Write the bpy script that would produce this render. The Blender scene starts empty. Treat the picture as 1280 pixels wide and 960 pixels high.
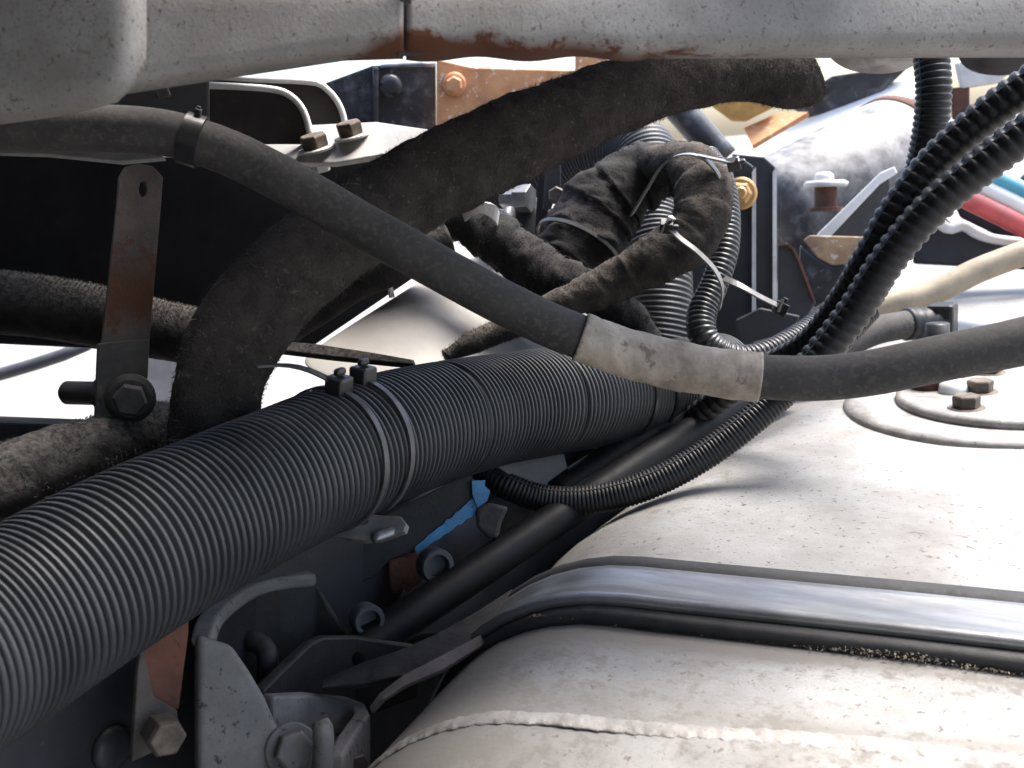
import bpy, bmesh, math, random
from mathutils import Vector, Matrix, noise
random.seed(7)
SC = bpy.context.scene
COL = SC.collection
# ------------------------------------------------------------------ camera, sky, sun, exposure
# Axes: X across the truck, Y along the frame rail (away), Z up. The camera sits at the origin.
FP = 1336.0
RX = Vector((0.84534814, -0.04183491, 0.53257521))
RY = Vector((0.52716152, 0.22680205, -0.81893929))
RZ = Vector((-0.0865289, 0.97304197, 0.21378044))
cam = bpy.data.cameras.new('camera')
cam.sensor_width = 36; cam.lens = FP / 1280 * 36
cam.clip_start = 0.01; cam.clip_end = 500
cam.dof.use_dof = True; cam.dof.focus_distance = 0.8; cam.dof.aperture_fstop = 14
camo = bpy.data.objects.new('camera', cam); COL.objects.link(camo)
camo.matrix_world = Matrix((RX, RY, RZ)).to_4x4()
SC.camera = camo

SUN_EL, SUN_DIR = math.radians(62), Vector((0.50, 0.86, 0)).normalized()
W = bpy.data.worlds.new('World'); SC.world = W; W.use_nodes = True
wn = W.node_tree
sky = wn.nodes.new('ShaderNodeTexSky'); sky.sky_type = 'NISHITA'; sky.sun_disc = False
sky.sun_elevation = SUN_EL; sky.sun_rotation = math.atan2(SUN_DIR.x, SUN_DIR.y)
sky.air_density = 1.0; sky.dust_density = 3.0; sky.ozone_density = 1.0
bg = wn.nodes['Background']; bg.inputs['Strength'].default_value = 0.10
wn.links.new(sky.outputs[0], bg.inputs['Color'])
sl = bpy.data.lights.new('sun', 'SUN'); sl.energy = 2.2; sl.angle = math.radians(30); sl.color = (1, .96, .9)
so = bpy.data.objects.new('sun', sl); COL.objects.link(so)
sd = SUN_DIR * math.cos(SUN_EL) + Vector((0, 0, math.sin(SUN_EL)))
so.rotation_euler = sd.to_track_quat('Z', 'Y').to_euler()
SC.view_settings.view_transform = 'Standard'; SC.view_settings.look = 'None'
SC.view_settings.exposure = 2.3; SC.view_settings.gamma = 1

# ------------------------------------------------------------------ helpers
def V(*a): return Vector(a)
def at(px, py, d):
    c = V((px - 640) / FP * d, -(py - 480) / FP * d, -d)
    return V(RX.dot(c), RY.dot(c), RZ.dot(c))
def hit(px, py, p0, n):
    r = at(px, py, 1); return r * (p0.dot(n) / r.dot(n))
def onz(px, py, z): return hit(px, py, V(0, 0, z), V(0, 0, 1))
def onx(px, py, x): return hit(px, py, V(x, 0, 0), V(1, 0, 0))
def ony(px, py, y): return hit(px, py, V(0, y, 0), V(0, 1, 0))

def tag(o, label=None, cat=None, group=None, kind=None):
    if label: o['label'] = label
    if cat: o['category'] = cat
    if group: o['group'] = group
    if kind: o['kind'] = kind
    return o
def thing(name, label, cat, loc, group=None):
    o = bpy.data.objects.new(name, None); o.empty_display_size = .02
    COL.objects.link(o); o.location = loc
    return tag(o, label, cat, group)
def wloc(o):
    p = V(0, 0, 0)
    while o: p += o.location; o = o.parent
    return p
def obj(name, vf, m, parent=None, smooth=True, bevel=0, seg=2, solid=0, sub=0, angle=None):
    """one mesh object from world-space (verts, faces)"""
    vs, fs = vf[0], vf[1]
    org = wloc(parent) if parent else sum((Vector(v) for v in vs), V(0, 0, 0)) / len(vs)
    me = bpy.data.meshes.new(name)
    me.from_pydata([tuple(Vector(v) - org) for v in vs], [], fs)
    me.validate(); me.update()
    bm = bmesh.new(); bm.from_mesh(me)
    if len(bm.faces) < 60000: bmesh.ops.recalc_face_normals(bm, faces=bm.faces)
    bm.to_mesh(me); bm.free()
    o = bpy.data.objects.new(name, me); COL.objects.link(o)
    if parent: o.parent = parent
    else: o.location = org
    me.materials.append(m)
    if smooth: me.polygons.foreach_set('use_smooth', [True] * len(me.polygons))
    if solid:
        s = o.modifiers.new('solid', 'SOLIDIFY'); s.thickness = solid; s.offset = 0
    if sub:
        s = o.modifiers.new('sub', 'SUBSURF'); s.levels = sub; s.render_levels = sub
    if bevel:
        b = o.modifiers.new('bevel', 'BEVEL'); b.width = bevel; b.segments = seg; b.limit_method = 'ANGLE'; b.angle_limit = math.radians(35)
        if smooth: b.harden_normals = True
    return o
def merge(*vfs):
    vs, fs = [], []
    for a, b in vfs:
        n = len(vs); vs += list(a); fs += [tuple(i + n for i in f) for f in b]
    return vs, fs

def smooth_path(pts, step=.004):
    """Catmull-Rom through (Vector, radius) keys, resampled at an even step"""
    P = [Vector(p[0]) for p in pts]; R = [p[1] for p in pts]
    P = [P[0] * 2 - P[1]] + P + [P[-1] * 2 - P[-2]]; R = [R[0]] + R + [R[-1]]
    out, rad = [], []
    for i in range(1, len(P) - 2):
        n = 40
        for k in range(n + (i == len(P) - 3)):
            t = k / n
            a, b, c, d = P[i - 1], P[i], P[i + 1], P[i + 2]
            out.append(.5 * ((2 * b) + (c - a) * t + (2 * a - 5 * b + 4 * c - d) * t * t + (3 * b - a - 3 * c + d) * t ** 3))
            tt = t * t * (3 - 2 * t); rad.append(R[i] * (1 - tt) + R[i + 1] * tt)
    L = [0]
    for i in range(1, len(out)): L.append(L[-1] + (out[i] - out[i - 1]).length)
    n = max(3, int(L[-1] / step)); res = []; j = 0
    for k in range(n + 1):
        s = L[-1] * k / n
        while j < len(L) - 2 and L[j + 1] < s: j += 1
        t = (s - L[j]) / max(1e-9, L[j + 1] - L[j])
        res.append((out[j].lerp(out[j + 1], t), rad[j] * (1 - t) + rad[j + 1] * t, s))
    return res
def frames(path):
    T = []
    for i in range(len(path)):
        a = path[max(0, i - 1)][0]; b = path[min(len(path) - 1, i + 1)][0]; T.append((b - a).normalized())
    ref = V(0, 0, 1) if abs(T[0].z) < .9 else V(1, 0, 0)
    N = [(ref - T[0] * ref.dot(T[0])).normalized()]
    for i in range(1, len(T)):
        n = N[-1] - T[i] * N[-1].dot(T[i]); N.append(n.normalized())
    return T, N, [T[i].cross(N[i]) for i in range(len(T))]
def tube(pts, step=.004, seg=24, rf=None, flat=None, cap=True):
    """pts: (Vector, radius). rf(s, angle, r, p) -> radius; flat=(su, sv) squashes the section"""
    path = smooth_path(pts, step); T, N, B = frames(path)
    vs, fs = [], []; su, sv = flat or (1, 1)
    for i, (p, r, s) in enumerate(path):
        for k in range(seg):
            a = 2 * math.pi * k / seg
            rr = rf(s, a, r, p) if rf else r
            vs.append(p + N[i] * (math.cos(a) * rr * su) + B[i] * (math.sin(a) * rr * sv))
    for i in range(len(path) - 1):
        for k in range(seg):
            k2 = (k + 1) % seg
            fs.append((i * seg + k, i * seg + k2, (i + 1) * seg + k2, (i + 1) * seg + k))
    if cap:
        fs.append(tuple(range(seg - 1, -1, -1))); m = (len(path) - 1) * seg; fs.append(tuple(range(m, m + seg)))
    return vs, fs
def rib(pitch, amp, duty=.62, wob=0):
    def f(s, a, r, p):
        t = (s / pitch + wob * math.sin(a)) % 1.0
        h = 1.0 if t < duty else 0.0
        e = .12
        if t < e: h = t / e
        elif t < duty: h = 1
        elif t < duty + e: h = 1 - (t - duty) / e
        return r - amp * (1 - h) + amp * .10 * math.sin(min(t, duty) / duty * math.pi)
    return f
def lump(amp, sc, wrap=0, wpitch=.02, seed=0):
    def f(s, a, r, p):
        q = p * sc + V(math.cos(a), math.sin(a), seed) * (r * sc)
        d = noise.noise(q) + .5 * noise.noise(q * 2.3) + .3 * noise.noise(q * 5.1)
        w = 0
        if wrap:
            t = (s / wpitch + .18 * math.sin(a + seed) + .25 * noise.noise(V(s * 60, seed, 0))) % 1
            w = wrap * (t - .5)
        return r * (1 + amp * d + w)
    return f
def kp(*rows): return [(at(a, b, c), r) for a, b, c, r in rows]
def poly_plate(pts, n, t):
    """flat polygon pts extruded by t along n"""
    n = n.normalized(); k = len(pts)
    vs = [Vector(p) for p in pts] + [Vector(p) + n * t for p in pts]
    fs = [tuple(range(k - 1, -1, -1)), tuple(range(k, 2 * k))] + [(i, (i + 1) % k, k + (i + 1) % k, k + i) for i in range(k)]
    return vs, fs
def plate_px(px, p0, n, t): return poly_plate([hit(a, b, p0, n) for a, b in px], n, t)
def box(c, x, y, z, sx, sy, sz):
    vs = [c + x * (i * sx / 2) + y * (j * sy / 2) + z * (k * sz / 2) for i in (-1, 1) for j in (-1, 1) for k in (-1, 1)]
    return vs, [(0, 1, 3, 2), (4, 6, 7, 5), (0, 4, 5, 1), (2, 3, 7, 6), (0, 2, 6, 4), (1, 5, 7, 3)]
def abox(lo, hi):
    lo, hi = Vector(lo), Vector(hi); s = hi - lo
    return box((lo + hi) / 2, V(1, 0, 0), V(0, 1, 0), V(0, 0, 1), s.x, s.y, s.z)
def basis(ax):
    ax = ax.normalized(); r = V(0, 0, 1) if abs(ax.z) < .9 else V(1, 0, 0)
    u = (r - ax * r.dot(ax)).normalized(); return u, ax.cross(u), ax
def lathe(p, ax, prof, seg=24, rot=0):
    """prof: (height, radius) along ax"""
    u, v, w = basis(ax); vs, fs = [], []
    for h, r in prof:
        for k in range(seg):
            a = 2 * math.pi * k / seg + rot; vs.append(p + w * h + (u * math.cos(a) + v * math.sin(a)) * r)
    for i in range(len(prof) - 1):
        for k in range(seg):
            k2 = (k + 1) % seg; fs.append((i * seg + k, i * seg + k2, (i + 1) * seg + k2, (i + 1) * seg + k))
    fs.append(tuple(range(seg - 1, -1, -1))); m = (len(prof) - 1) * seg; fs.append(tuple(range(m, m + seg)))
    return vs, fs
def bolt(p, ax, r, m, parent, washer=True, h=None, rot=.3, name='bolt', wm=None):
    h = h or r * .9
    o = obj(name, lathe(p + ax.normalized() * (r * .22 if washer else 0), ax, [(0, r * .97), (h * .85, r), (h, r * .88)], 6, rot), m, parent, smooth=False, bevel=r * .06)
    if washer: obj('washer', lathe(p, ax, [(0, r * 1.32), (r * .16, r * 1.32), (r * .22, r * 1.25)], 24), wm or m, o, smooth=False)
    return o
def sheet(cols, m, name, parent=None, thick=.004, bevel=.001, smooth=True, n=4):
    """bent sheet from columns (top, bottom)"""
    vs, fs = [], []
    for a, b in cols:
        for k in range(n + 1): vs.append(Vector(a).lerp(Vector(b), k / n))
    for i in range(len(cols) - 1):
        for k in range(n):
            q = i * (n + 1) + k; fs.append((q, q + 1, q + n + 2, q + n + 1))
    return obj(name, (vs, fs), m, parent, smooth=smooth, solid=thick, bevel=bevel)
def ribbon(pts, wdir, w, t, closed=False):
    """rectangular strap along pts; wdir(i, tangent) gives the width direction"""
    n = len(pts); vs, fs = [], []
    for i, p in enumerate(pts):
        if closed: tg = (pts[(i + 1) % n] - pts[i - 1]).normalized()
        else: tg = (pts[min(n - 1, i + 1)] - pts[max(0, i - 1)]).normalized()
        wd = wdir(i, tg); wd = (wd - tg * wd.dot(tg)).normalized(); nd = tg.cross(wd)
        for a, b in ((-1, -1), (1, -1), (1, 1), (-1, 1)): vs.append(p + wd * (a * w / 2) + nd * (b * t / 2))
    for i in range(n if closed else n - 1):
        j = (i + 1) % n
        for k in range(4): fs.append((i * 4 + k, i * 4 + (k + 1) % 4, j * 4 + (k + 1) % 4, j * 4 + k))
    if not closed: fs += [(0, 1, 2, 3), (n * 4 - 1, n * 4 - 2, n * 4 - 3, n * 4 - 4)]
    return vs, fs
def fuzz(pts, count, ln, wd, rscale=1.0, flat=(1, 1), arc=(0, 6.283), seed=1, thin=None):
    """loose fibres standing off a tube"""
    rnd = random.Random(seed); path = smooth_path(pts, .004); T, N, B = frames(path); vs, fs = [], []
    for _ in range(count):
        i = rnd.randrange(len(path)); p, r, s = path[i]; a = rnd.uniform(*arc)
        rd = N[i] * math.cos(a) * flat[0] + B[i] * math.sin(a) * flat[1]
        q = p + rd * (r * rscale); o = rd.normalized()
        d = (o * rnd.uniform(.2, 1) + T[i] * rnd.uniform(-1, 1) + o.cross(T[i]) * rnd.uniform(-1, 1)).normalized()
        l = ln * rnd.uniform(.3, 1.2); sd = d.cross(V(rnd.random(), rnd.random(), rnd.random())).normalized() * wd
        m = q + d * l * .5 + o * l * rnd.uniform(-.1, .15); k = len(vs)
        vs += [q - sd, q + sd, m + sd * .7, m - sd * .7, q + d * l]
        fs += [(k, k + 1, k + 2, k + 3), (k + 3, k + 2, k + 4)]
    return vs, fs

# ------------------------------------------------------------------ materials
def mat(name, base, base2=None, scale=30, rough=.6, metal=0, bump=.15, bscale=250, dust=0, dcol=(.30, .26, .21), dscale=60,
        spot=None, sscale=90, sthr=.62, spec=.5, rvar=.15, attr=None, acol=(.2, .07, .03), detail=6, lohi=(.4, .62), stretch=None, spot2=None, s2scale=400, s2thr=.58, adark=.35, stain=None, stscale=7, stthr=(.5, .72)):
    m = bpy.data.materials.new(name); m.use_nodes = True
    nt = m.node_tree; nd = nt.nodes; lk = nt.links
    b = nd['Principled BSDF']; b.inputs['Metallic'].default_value = metal
    b.inputs['Specular IOR Level'].default_value = spec
    geo = nd.new('ShaderNodeNewGeometry'); pos = geo.outputs['Position']
    if stretch:
        mp = nd.new('ShaderNodeMapping'); mp.inputs['Scale'].default_value = stretch; lk.new(pos, mp.inputs[0]); pos = mp.outputs[0]
    def tex(sc, dt=detail, ro=.6):
        t = nd.new('ShaderNodeTexNoise'); t.inputs['Scale'].default_value = sc; t.inputs['Detail'].default_value = dt
        t.inputs['Roughness'].default_value = ro; lk.new(pos, t.inputs['Vector']); return t.outputs['Fac']
    def ramp(v, a, c):
        r = nd.new('ShaderNodeMapRange'); r.inputs[1].default_value = a; r.inputs[2].default_value = c; lk.new(v, r.inputs[0]); return r.outputs[0]
    def mix(f, a, c):
        x = nd.new('ShaderNodeMix'); x.data_type = 'RGBA'
        if isinstance(f, float): x.inputs[0].default_value = f
        else: lk.new(f, x.inputs[0])
        for s, q in ((6, a), (7, c)):
            if isinstance(q, tuple): x.inputs[s].default_value = (*q, 1)
            else: lk.new(q, x.inputs[s])
        return x.outputs[2]
    def math_(op, a, c):
        x = nd.new('ShaderNodeMath'); x.operation = op; x.use_clamp = True
        for s, q in ((0, a), (1, c)):
            if isinstance(q, (int, float)): x.inputs[s].default_value = q
            else: lk.new(q, x.inputs[s])
        return x.outputs[0]
    n1 = tex(scale)
    c = mix(ramp(n1, *lohi), base, base2 or tuple(x * .6 for x in base))
    rg = math_('ADD', math_('MULTIPLY', tex(scale * 3), rvar * 2), rough - rvar)
    if stain:
        c = mix(math_('MULTIPLY', ramp(tex(stscale, 10, .72), *stthr), .85), c, stain)
    if spot2:
        c = mix(math_('MULTIPLY', ramp(tex(s2scale, 3, .6), s2thr, s2thr + .1), .8), c, spot2)
    if spot:
        f = ramp(tex(sscale, 4, .7), sthr, sthr + .06); c = mix(f, c, spot); rg = math_('ADD', rg, math_('MULTIPLY', f, .3))
    if attr:
        at_ = nd.new('ShaderNodeAttribute'); at_.attribute_name = attr
        f = ramp(math_('ADD', at_.outputs['Fac'], math_('MULTIPLY', math_('SUBTRACT', tex(55, 8, .75), .5), 3.0)), .40, .78)
        g = ramp(math_('SUBTRACT', .5, math_('MULTIPLY', math_('SUBTRACT', tex(55, 8, .75), .5), -1)), .3, .7)
        c = mix(f, c, mix(g, acol, tuple(x * adark for x in acol))); rg = math_('ADD', rg, math_('MULTIPLY', f, .4))
    if dust:
        sx = nd.new('ShaderNodeSeparateXYZ'); lk.new(geo.outputs['Normal'], sx.inputs[0])
        up = ramp(sx.outputs[2], -.1, .9)
        f = math_('MULTIPLY', math_('MULTIPLY', up, ramp(tex(dscale, 8, .7), .33, .62)), dust)
        c = mix(f, c, dcol); rg = math_('ADD', rg, math_('MULTIPLY', f, .4))
        mt = math_('MULTIPLY', math_('SUBTRACT', 1, f), metal); lk.new(mt, b.inputs['Metallic'])
    lk.new(c, b.inputs['Base Color']); lk.new(rg, b.inputs['Roughness'])
    if bump:
        bp = nd.new('ShaderNodeBump'); bp.inputs['Strength'].default_value = bump; bp.inputs['Distance'].default_value = .002
        lk.new(tex(bscale, 5, .65), bp.inputs['Height']); lk.new(bp.outputs[0], b.inputs['Normal'])
    return m
M = {}
M['paint'] = mat('weathered_grey_paint', (.265, .258, .25), (.19, .184, .177), 18, .6, spot=(.11, .095, .086), sscale=260, sthr=.60, spot2=(.17, .16, .152), s2scale=520, s2thr=.54, stain=(.19, .175, .16), stscale=9, stthr=(.45, .7), bump=.2, bscale=420, attr='rust', acol=(.125, .045, .020))
M['hose'] = mat('black_hose_plastic', (.038, .039, .043), (.027, .028, .032), 25, .42, bump=.05, dust=.35, dcol=(.12, .115, .11), dscale=40, rvar=.08, spot=(.085, .082, .08), sscale=240, sthr=.66)
M['hose_shiny'] = mat('satin_conduit_plastic', (.03, .031, .035), (.022, .023, .026), 25, .3, bump=.04, dust=.2, dcol=(.14, .13, .12), rvar=.06)
M['loom'] = mat('matt_loom_plastic', (.011, .011, .013), (.008, .008, .009), 40, .45, spec=.35, bump=.05, dust=.1, dcol=(.12, .11, .10))
M['pipe'] = mat('matt_black_pipe', (.009, .009, .011), (.006, .006, .007), 30, .55, spec=.15, bump=.04)
M['rubber'] = mat('dusty_black_rubber', (.042, .039, .038), (.027, .026, .026), 40, .75, bump=.2, bscale=500, dust=.5, dcol=(.11, .098, .088), spot2=(.065, .058, .053), s2scale=260, s2thr=.52)
M['sleeve'] = mat('dusty_tape', (.46, .40, .335), (.31, .262, .21), 40, .85, bump=.3, bscale=350, spot=(.20, .165, .13), sscale=70, sthr=.6, stain=(.13, .108, .09), stscale=28, stthr=(.48, .70))
M['felt'] = mat('dirty_felt', (.056, .049, .045), (.034, .030, .028), 60, .95, bump=.9, bscale=420, spot=(.095, .083, .073), sscale=160, sthr=.6, spec=.1)
M['fibre'] = mat('felt_fibre', (.085, .074, .065), (.046, .040, .036), 90, .95, bump=0, spec=.1)
M['dustpipe'] = mat('dust_caked_rubber', (.034, .030, .028), (.020, .018, .017), 60, .95, bump=.9, bscale=320, dust=.95, dcol=(.17, .155, .14), dscale=200, spec=.1)
M['dustfib'] = mat('dust_fibre', (.16, .145, .13), (.085, .077, .07), 90, .95, bump=0, spec=.1)
M['cloth'] = mat('black_cloth_tape', (.012, .0115, .012), (.007, .007, .008), 70, .8, bump=.7, bscale=500, dust=.45, dcol=(.07, .064, .06), dscale=90, spec=.25)
M['clothb'] = mat('brown_cloth_tape', (.050, .042, .037), (.022, .019, .018), 60, .85, bump=.9, bscale=420, dust=.6, dcol=(.15, .13, .11), dscale=90, spec=.2)
M['clothfib'] = mat('cloth_fibre', (.06, .054, .05), (.03, .027, .025), 90, .95, bump=0, spec=.1)
M['tie'] = mat('black_nylon_tie', (.018, .018, .020), (.012, .012, .013), 60, .3, bump=.05, dust=.25, dcol=(.2, .18, .16), rvar=.06)
M['tiepale'] = mat('pale_nylon_tie', (.20, .195, .19), (.12, .115, .11), 60, .35, bump=.05, rvar=.06)
M['tiegrey'] = mat('grey_nylon_tie', (.075, .073, .073), (.05, .049, .05), 60, .35, bump=.05, rvar=.06)
M['black'] = mat('black_chassis_paint', (.012, .013, .017), (.020, .021, .026), 22, .5, bump=.15, bscale=200, dust=.35, dcol=(.10, .09, .08), spot=(.05, .047, .045), sscale=150, sthr=.66)
M['gloss'] = mat('glossy_black_paint', (.016, .0165, .018), (.034, .035, .038), 14, .32, bump=.1, bscale=60, spot=(.30, .30, .32), sscale=120, sthr=.66, stain=(.16, .16, .17), stscale=26, stthr=(.52, .72))
M['reservoir'] = mat('black_reservoir_glare', (.022, .022, .024), (.05, .05, .053), 14, .38, bump=.1, bscale=60, dust=.9, dcol=(.42, .40, .38), dscale=22, stain=(.24, .235, .23), stscale=18, stthr=(.5, .7))  # pale dust and stain colours paint the blown-out glare on the reservoir
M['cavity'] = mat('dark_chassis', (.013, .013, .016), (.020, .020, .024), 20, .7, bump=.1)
M['rail'] = mat('frame_rail_paint', (.016, .017, .022), (.028, .029, .036), 15, .5, bump=.15, dust=.3, dcol=(.08, .075, .07), spot=(.10, .09, .085), sscale=110, sthr=.68)
M['greyplate'] = mat('scuffed_grey_plate', (.055, .057, .064), (.038, .039, .045), 18, .5, bump=.15, dust=.3, dcol=(.14, .13, .12))
M['casting'] = mat('grey_cast_bracket', (.155, .149, .144), (.10, .097, .095), 26, .62, bump=.3, bscale=260, dust=.5, dcol=(.20, .18, .155), spot=(.03, .028, .028), sscale=140, sthr=.60, stain=(.085, .08, .08), stscale=22, stthr=(.45, .7))
M['bracket_dark'] = mat('dark_steel_and_shade', (.014, .014, .016), (.009, .009, .011), 26, .55, spec=.3, bump=.25, dust=.4, dcol=(.08, .073, .065))  # doubles as painted shade inside the cast bracket
M['rustbar'] = mat('rusty_flat_bar', (.085, .070, .062), (.050, .042, .038), 30, .75, bump=.4, bscale=260, attr='rust', acol=(.115, .052, .03), spot=(.16, .13, .11), sscale=200, sthr=.66)
M['rust'] = mat('rust', (.13, .050, .030), (.075, .032, .022), 30, .85, bump=.5, bscale=260, spot=(.05, .03, .025), sscale=100, sthr=.62)
M['rustbolt'] = mat('rusty_bolt', (.15, .118, .092), (.075, .058, .047), 60, .7, bump=.4, bscale=300, metal=.3)
M['steel'] = mat('worn_steel', (.30, .30, .31), (.19, .19, .2), 40, .35, metal=.8, bump=.15, dust=.3, dcol=(.2, .18, .16))
M['dustgrit'] = mat('dry_grit', (.30, .255, .20), (.16, .135, .11), 300, .95, bump=0, spec=.1)
M['lint'] = mat('pale_lint', (.16, .145, .13), (.10, .09, .08), 90, .95, bump=0, spec=.1)
M['lugsteel'] = mat('dull_zinc', (.24, .235, .235), (.15, .148, .15), 50, .45, metal=.2, bump=.15)
M['darksteel'] = mat('oily_steel', (.06, .055, .052), (.035, .032, .031), 40, .55, metal=.4, bump=.25, dust=.5, dcol=(.12, .10, .085))
M['strap'] = mat('polished_tank_strap', (.40, .397, .395), (.24, .238, .236), 10, .38, metal=.6, bump=.12, bscale=120, rvar=.12, stretch=(1, 5, 1), stain=(.22, .23, .25), stscale=14, stthr=(.48, .68), spot=(.3, .29, .28), sscale=200, sthr=.66)
M['straprub'] = mat('strap_rubber', (.040, .039, .041), (.025, .024, .026), 40, .6, bump=.2, dust=.35, dcol=(.10, .09, .08), dscale=120)
M['tank'] = mat('dirty_aluminium_tank', (.335, .33, .322), (.235, .229, .22), 9, .58, metal=.12, bump=.22, bscale=160, spot=(.14, .118, .10), sscale=150, sthr=.60, rvar=.1, detail=9, spot2=(.22, .195, .17), s2scale=600, s2thr=.55, stain=(.165, .15, .135), stscale=8, stthr=(.44, .68), lohi=(.3, .7), attr='rust', acol=(.215, .20, .183), adark=.78)
M['seam'] = mat('weld_bead', (.36, .34, .315), (.24, .222, .205), 50, .55, metal=.15, bump=.6, bscale=180, spot=(.2, .165, .13), sscale=110, sthr=.64)
M['ring'] = mat('sender_ring', (.32, .305, .29), (.19, .18, .17), 30, .6, metal=.15, stain=(.12, .11, .10), stscale=20, bump=.3, spot=(.15, .12, .10), sscale=140, sthr=.62)
M['beige'] = mat('beige_plastic', (.25, .235, .215), (.21, .195, .178), 12, .55, bump=.08, spot=(.24, .2, .17), sscale=60, sthr=.66)
M['galv'] = mat('pale_zinc_and_rim_light', (.62, .60, .58), (.48, .46, .44), 25, .5, metal=.2, bump=.2, spot=(.25, .2, .17), sscale=80, sthr=.66)
M['brownplate'] = mat('brown_painted_plate', (.035, .026, .023), (.02, .016, .016), 25, .65, bump=.25, spot=(.09, .05, .035), sscale=70, sthr=.62)
M['orange'] = mat('orange_primer', (.62, .30, .13), (.48, .21, .09), 25, .6, bump=.25, spot=(.75, .62, .5), sscale=80, sthr=.6, stain=(.30, .15, .08), stscale=22)
M['brownblock'] = mat('sandy_rust', (.36, .24, .14), (.24, .15, .09), 30, .8, bump=.3, spot=(.5, .42, .33), sscale=90, sthr=.58, stain=(.12, .075, .05), stscale=24)
M['gold'] = mat('gold_zinc', (.55, .33, .15), (.42, .24, .11), 40, .35, metal=.6, bump=.1)
M['blue'] = mat('blue_tape', (.05, .22, .42), (.035, .15, .30), 60, .6, bump=.2, spot=(.09, .12, .15), sscale=170, sthr=.56)
M['redline'] = mat('red_air_line', (.55, .085, .08), (.42, .06, .06), 40, .5, bump=.05, dust=.55, dcol=(.55, .42, .38), dscale=40)
M['blueline'] = mat('blue_air_line', (.06, .30, .40), (.05, .23, .32), 40, .5, bump=.05, dust=.55, dcol=(.45, .5, .5), dscale=40)
M['tan'] = mat('tan_hose', (.30, .245, .17), (.22, .18, .125), 40, .7, bump=.15)
M['yellow'] = mat('yellow_timber', (.48, .27, .07), (.36, .19, .05), 30, .8, bump=.6, bscale=90)
M['white'] = mat('white_paint_and_rim_light', (.72, .71, .69), (.62, .61, .59), 15, .5, bump=.1)
M['concrete'] = mat('pale_concrete', (.26, .25, .235), (.20, .19, .18), 2, .9, bump=.3, bscale=40)

# ------------------------------------------------------------------ ground
g = obj('ground', ([V(-200, -200, -1.25), V(200, -200, -1.25), V(200, 200, -1.25), V(-200, 200, -1.25)], [(0, 1, 2, 3)]), M['concrete'], smooth=False)
tag(g, 'pale sunlit concrete yard under the truck', None, kind='structure')

# ------------------------------------------------------------------ cab panel overhead
def panel_piece(name, xl, xr, top, rows, yb, depth, roll, rust, xedge=None, parent=None, nx=60, lr=(True, True), rd=.028):
    """sheet-metal skin: columns run from xl to xr, from the bottom edge yb(x) up to top; its edges roll back"""
    vs, fs, rs = [], [], []
    ts = [0, .004, .009, .016, .025, .037, .052, .07, .095] + [.095 + .905 * ((k + 1) / rows) ** 1.5 for k in range(rows)]
    for t in ts:
        for i in range(nx + 1):
            u = i / nx
            x1 = xr
            if xedge:
                py = 187 + (top - 187) * t; x1 = max(xl + .5, xedge(py)); px = xl + (x1 - xl) * u; b = yb(px)
            else:
                px = xl + (x1 - xl) * u; b = yb(px); py = b + (top - b) * t
            e = min(b - py, (x1 - px) if lr[1] else 1e9, (px - xl) if lr[0] else 1e9)
            k = max(0, 1 - e / roll)
            d = depth(px, py) + rd * k ** 3
            vs.append(at(px, py, d)); rs.append(rust(px, py, b))
    w = nx + 1
    for j in range(len(ts) - 1):
        for i in range(nx): fs.append((j * w + i, j * w + i + 1, (j + 1) * w + i + 1, (j + 1) * w + i))
    o = obj(name, (vs, fs), M['paint'], parent, solid=.003)
    a = o.data.attributes.new('rust', 'FLOAT', 'POINT'); a.data.foreach_set('value', rs)
    return o
cab = thing('cab_panel', 'pale grey weathered cab panel with a rusty lower edge above the hoses', 'panel', at(640, 60, .6))
def g_(x, c, w): return math.exp(-((x - c) / w) ** 2)
pd = lambda x, y: .50 + (x / 1280) * .10 + max(0, -y) * .0001
panel_piece('left_skin', -260, 180, -700, 26, lambda x: 152 - x * .14, lambda x, y: .494 + max(0, -y) * .0001, 46,
            lambda x, y, b: .35 * g_(x, 176, 6) * (y > -60) + .25 * g_(x, 5, 25) * g_(y, 20, 50), parent=cab, lr=(False, True), rd=.012,
            xedge=lambda py: min(180 if py < 60 else 112 + 68 * math.sqrt(max(0, 1 - ((py - 60) / 74) ** 2)), (152 - py) / .14 if py > 131 else 999))
def yb_mid(x): return 112 - (x - 170) * .152 if x < 430 else 72.5 - (x - 430) * .03
panel_piece('centre_skin', 150, 504, -700, 24, yb_mid, pd, 22,
            lambda x, y, b: .95 * g_(x, 490, 50) * g_(y, b, 36) + .3 * g_(x, 505, 8) + .2 * g_(y, b, 10), parent=cab, lr=(False, False))
panel_piece('right_skin', 507.5, 1600, -700, 24, lambda x: 71 + 3 * math.sin(x * .05) * (x < 800) - (x - 508) * .003, pd, 26,
            lambda x, y, b: (1.1 * g_(y, b, 24) * max(0, 1 - max(0, x - 600) / 420) + .85 * g_(x, 520, 34) * g_(y, b - 6, 34)) + .12 * g_(y, b, 12), parent=cab, nx=120, lr=(False, False))
obj('seam_flange', plate_px([(497, -300), (513, -300), (514, 20), (535, 44), (530, 69), (498, 71), (500, 30)], at(505, 40, .5425), at(505, 40, 1), .003), M['darksteel'], cab, smooth=False)

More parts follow.
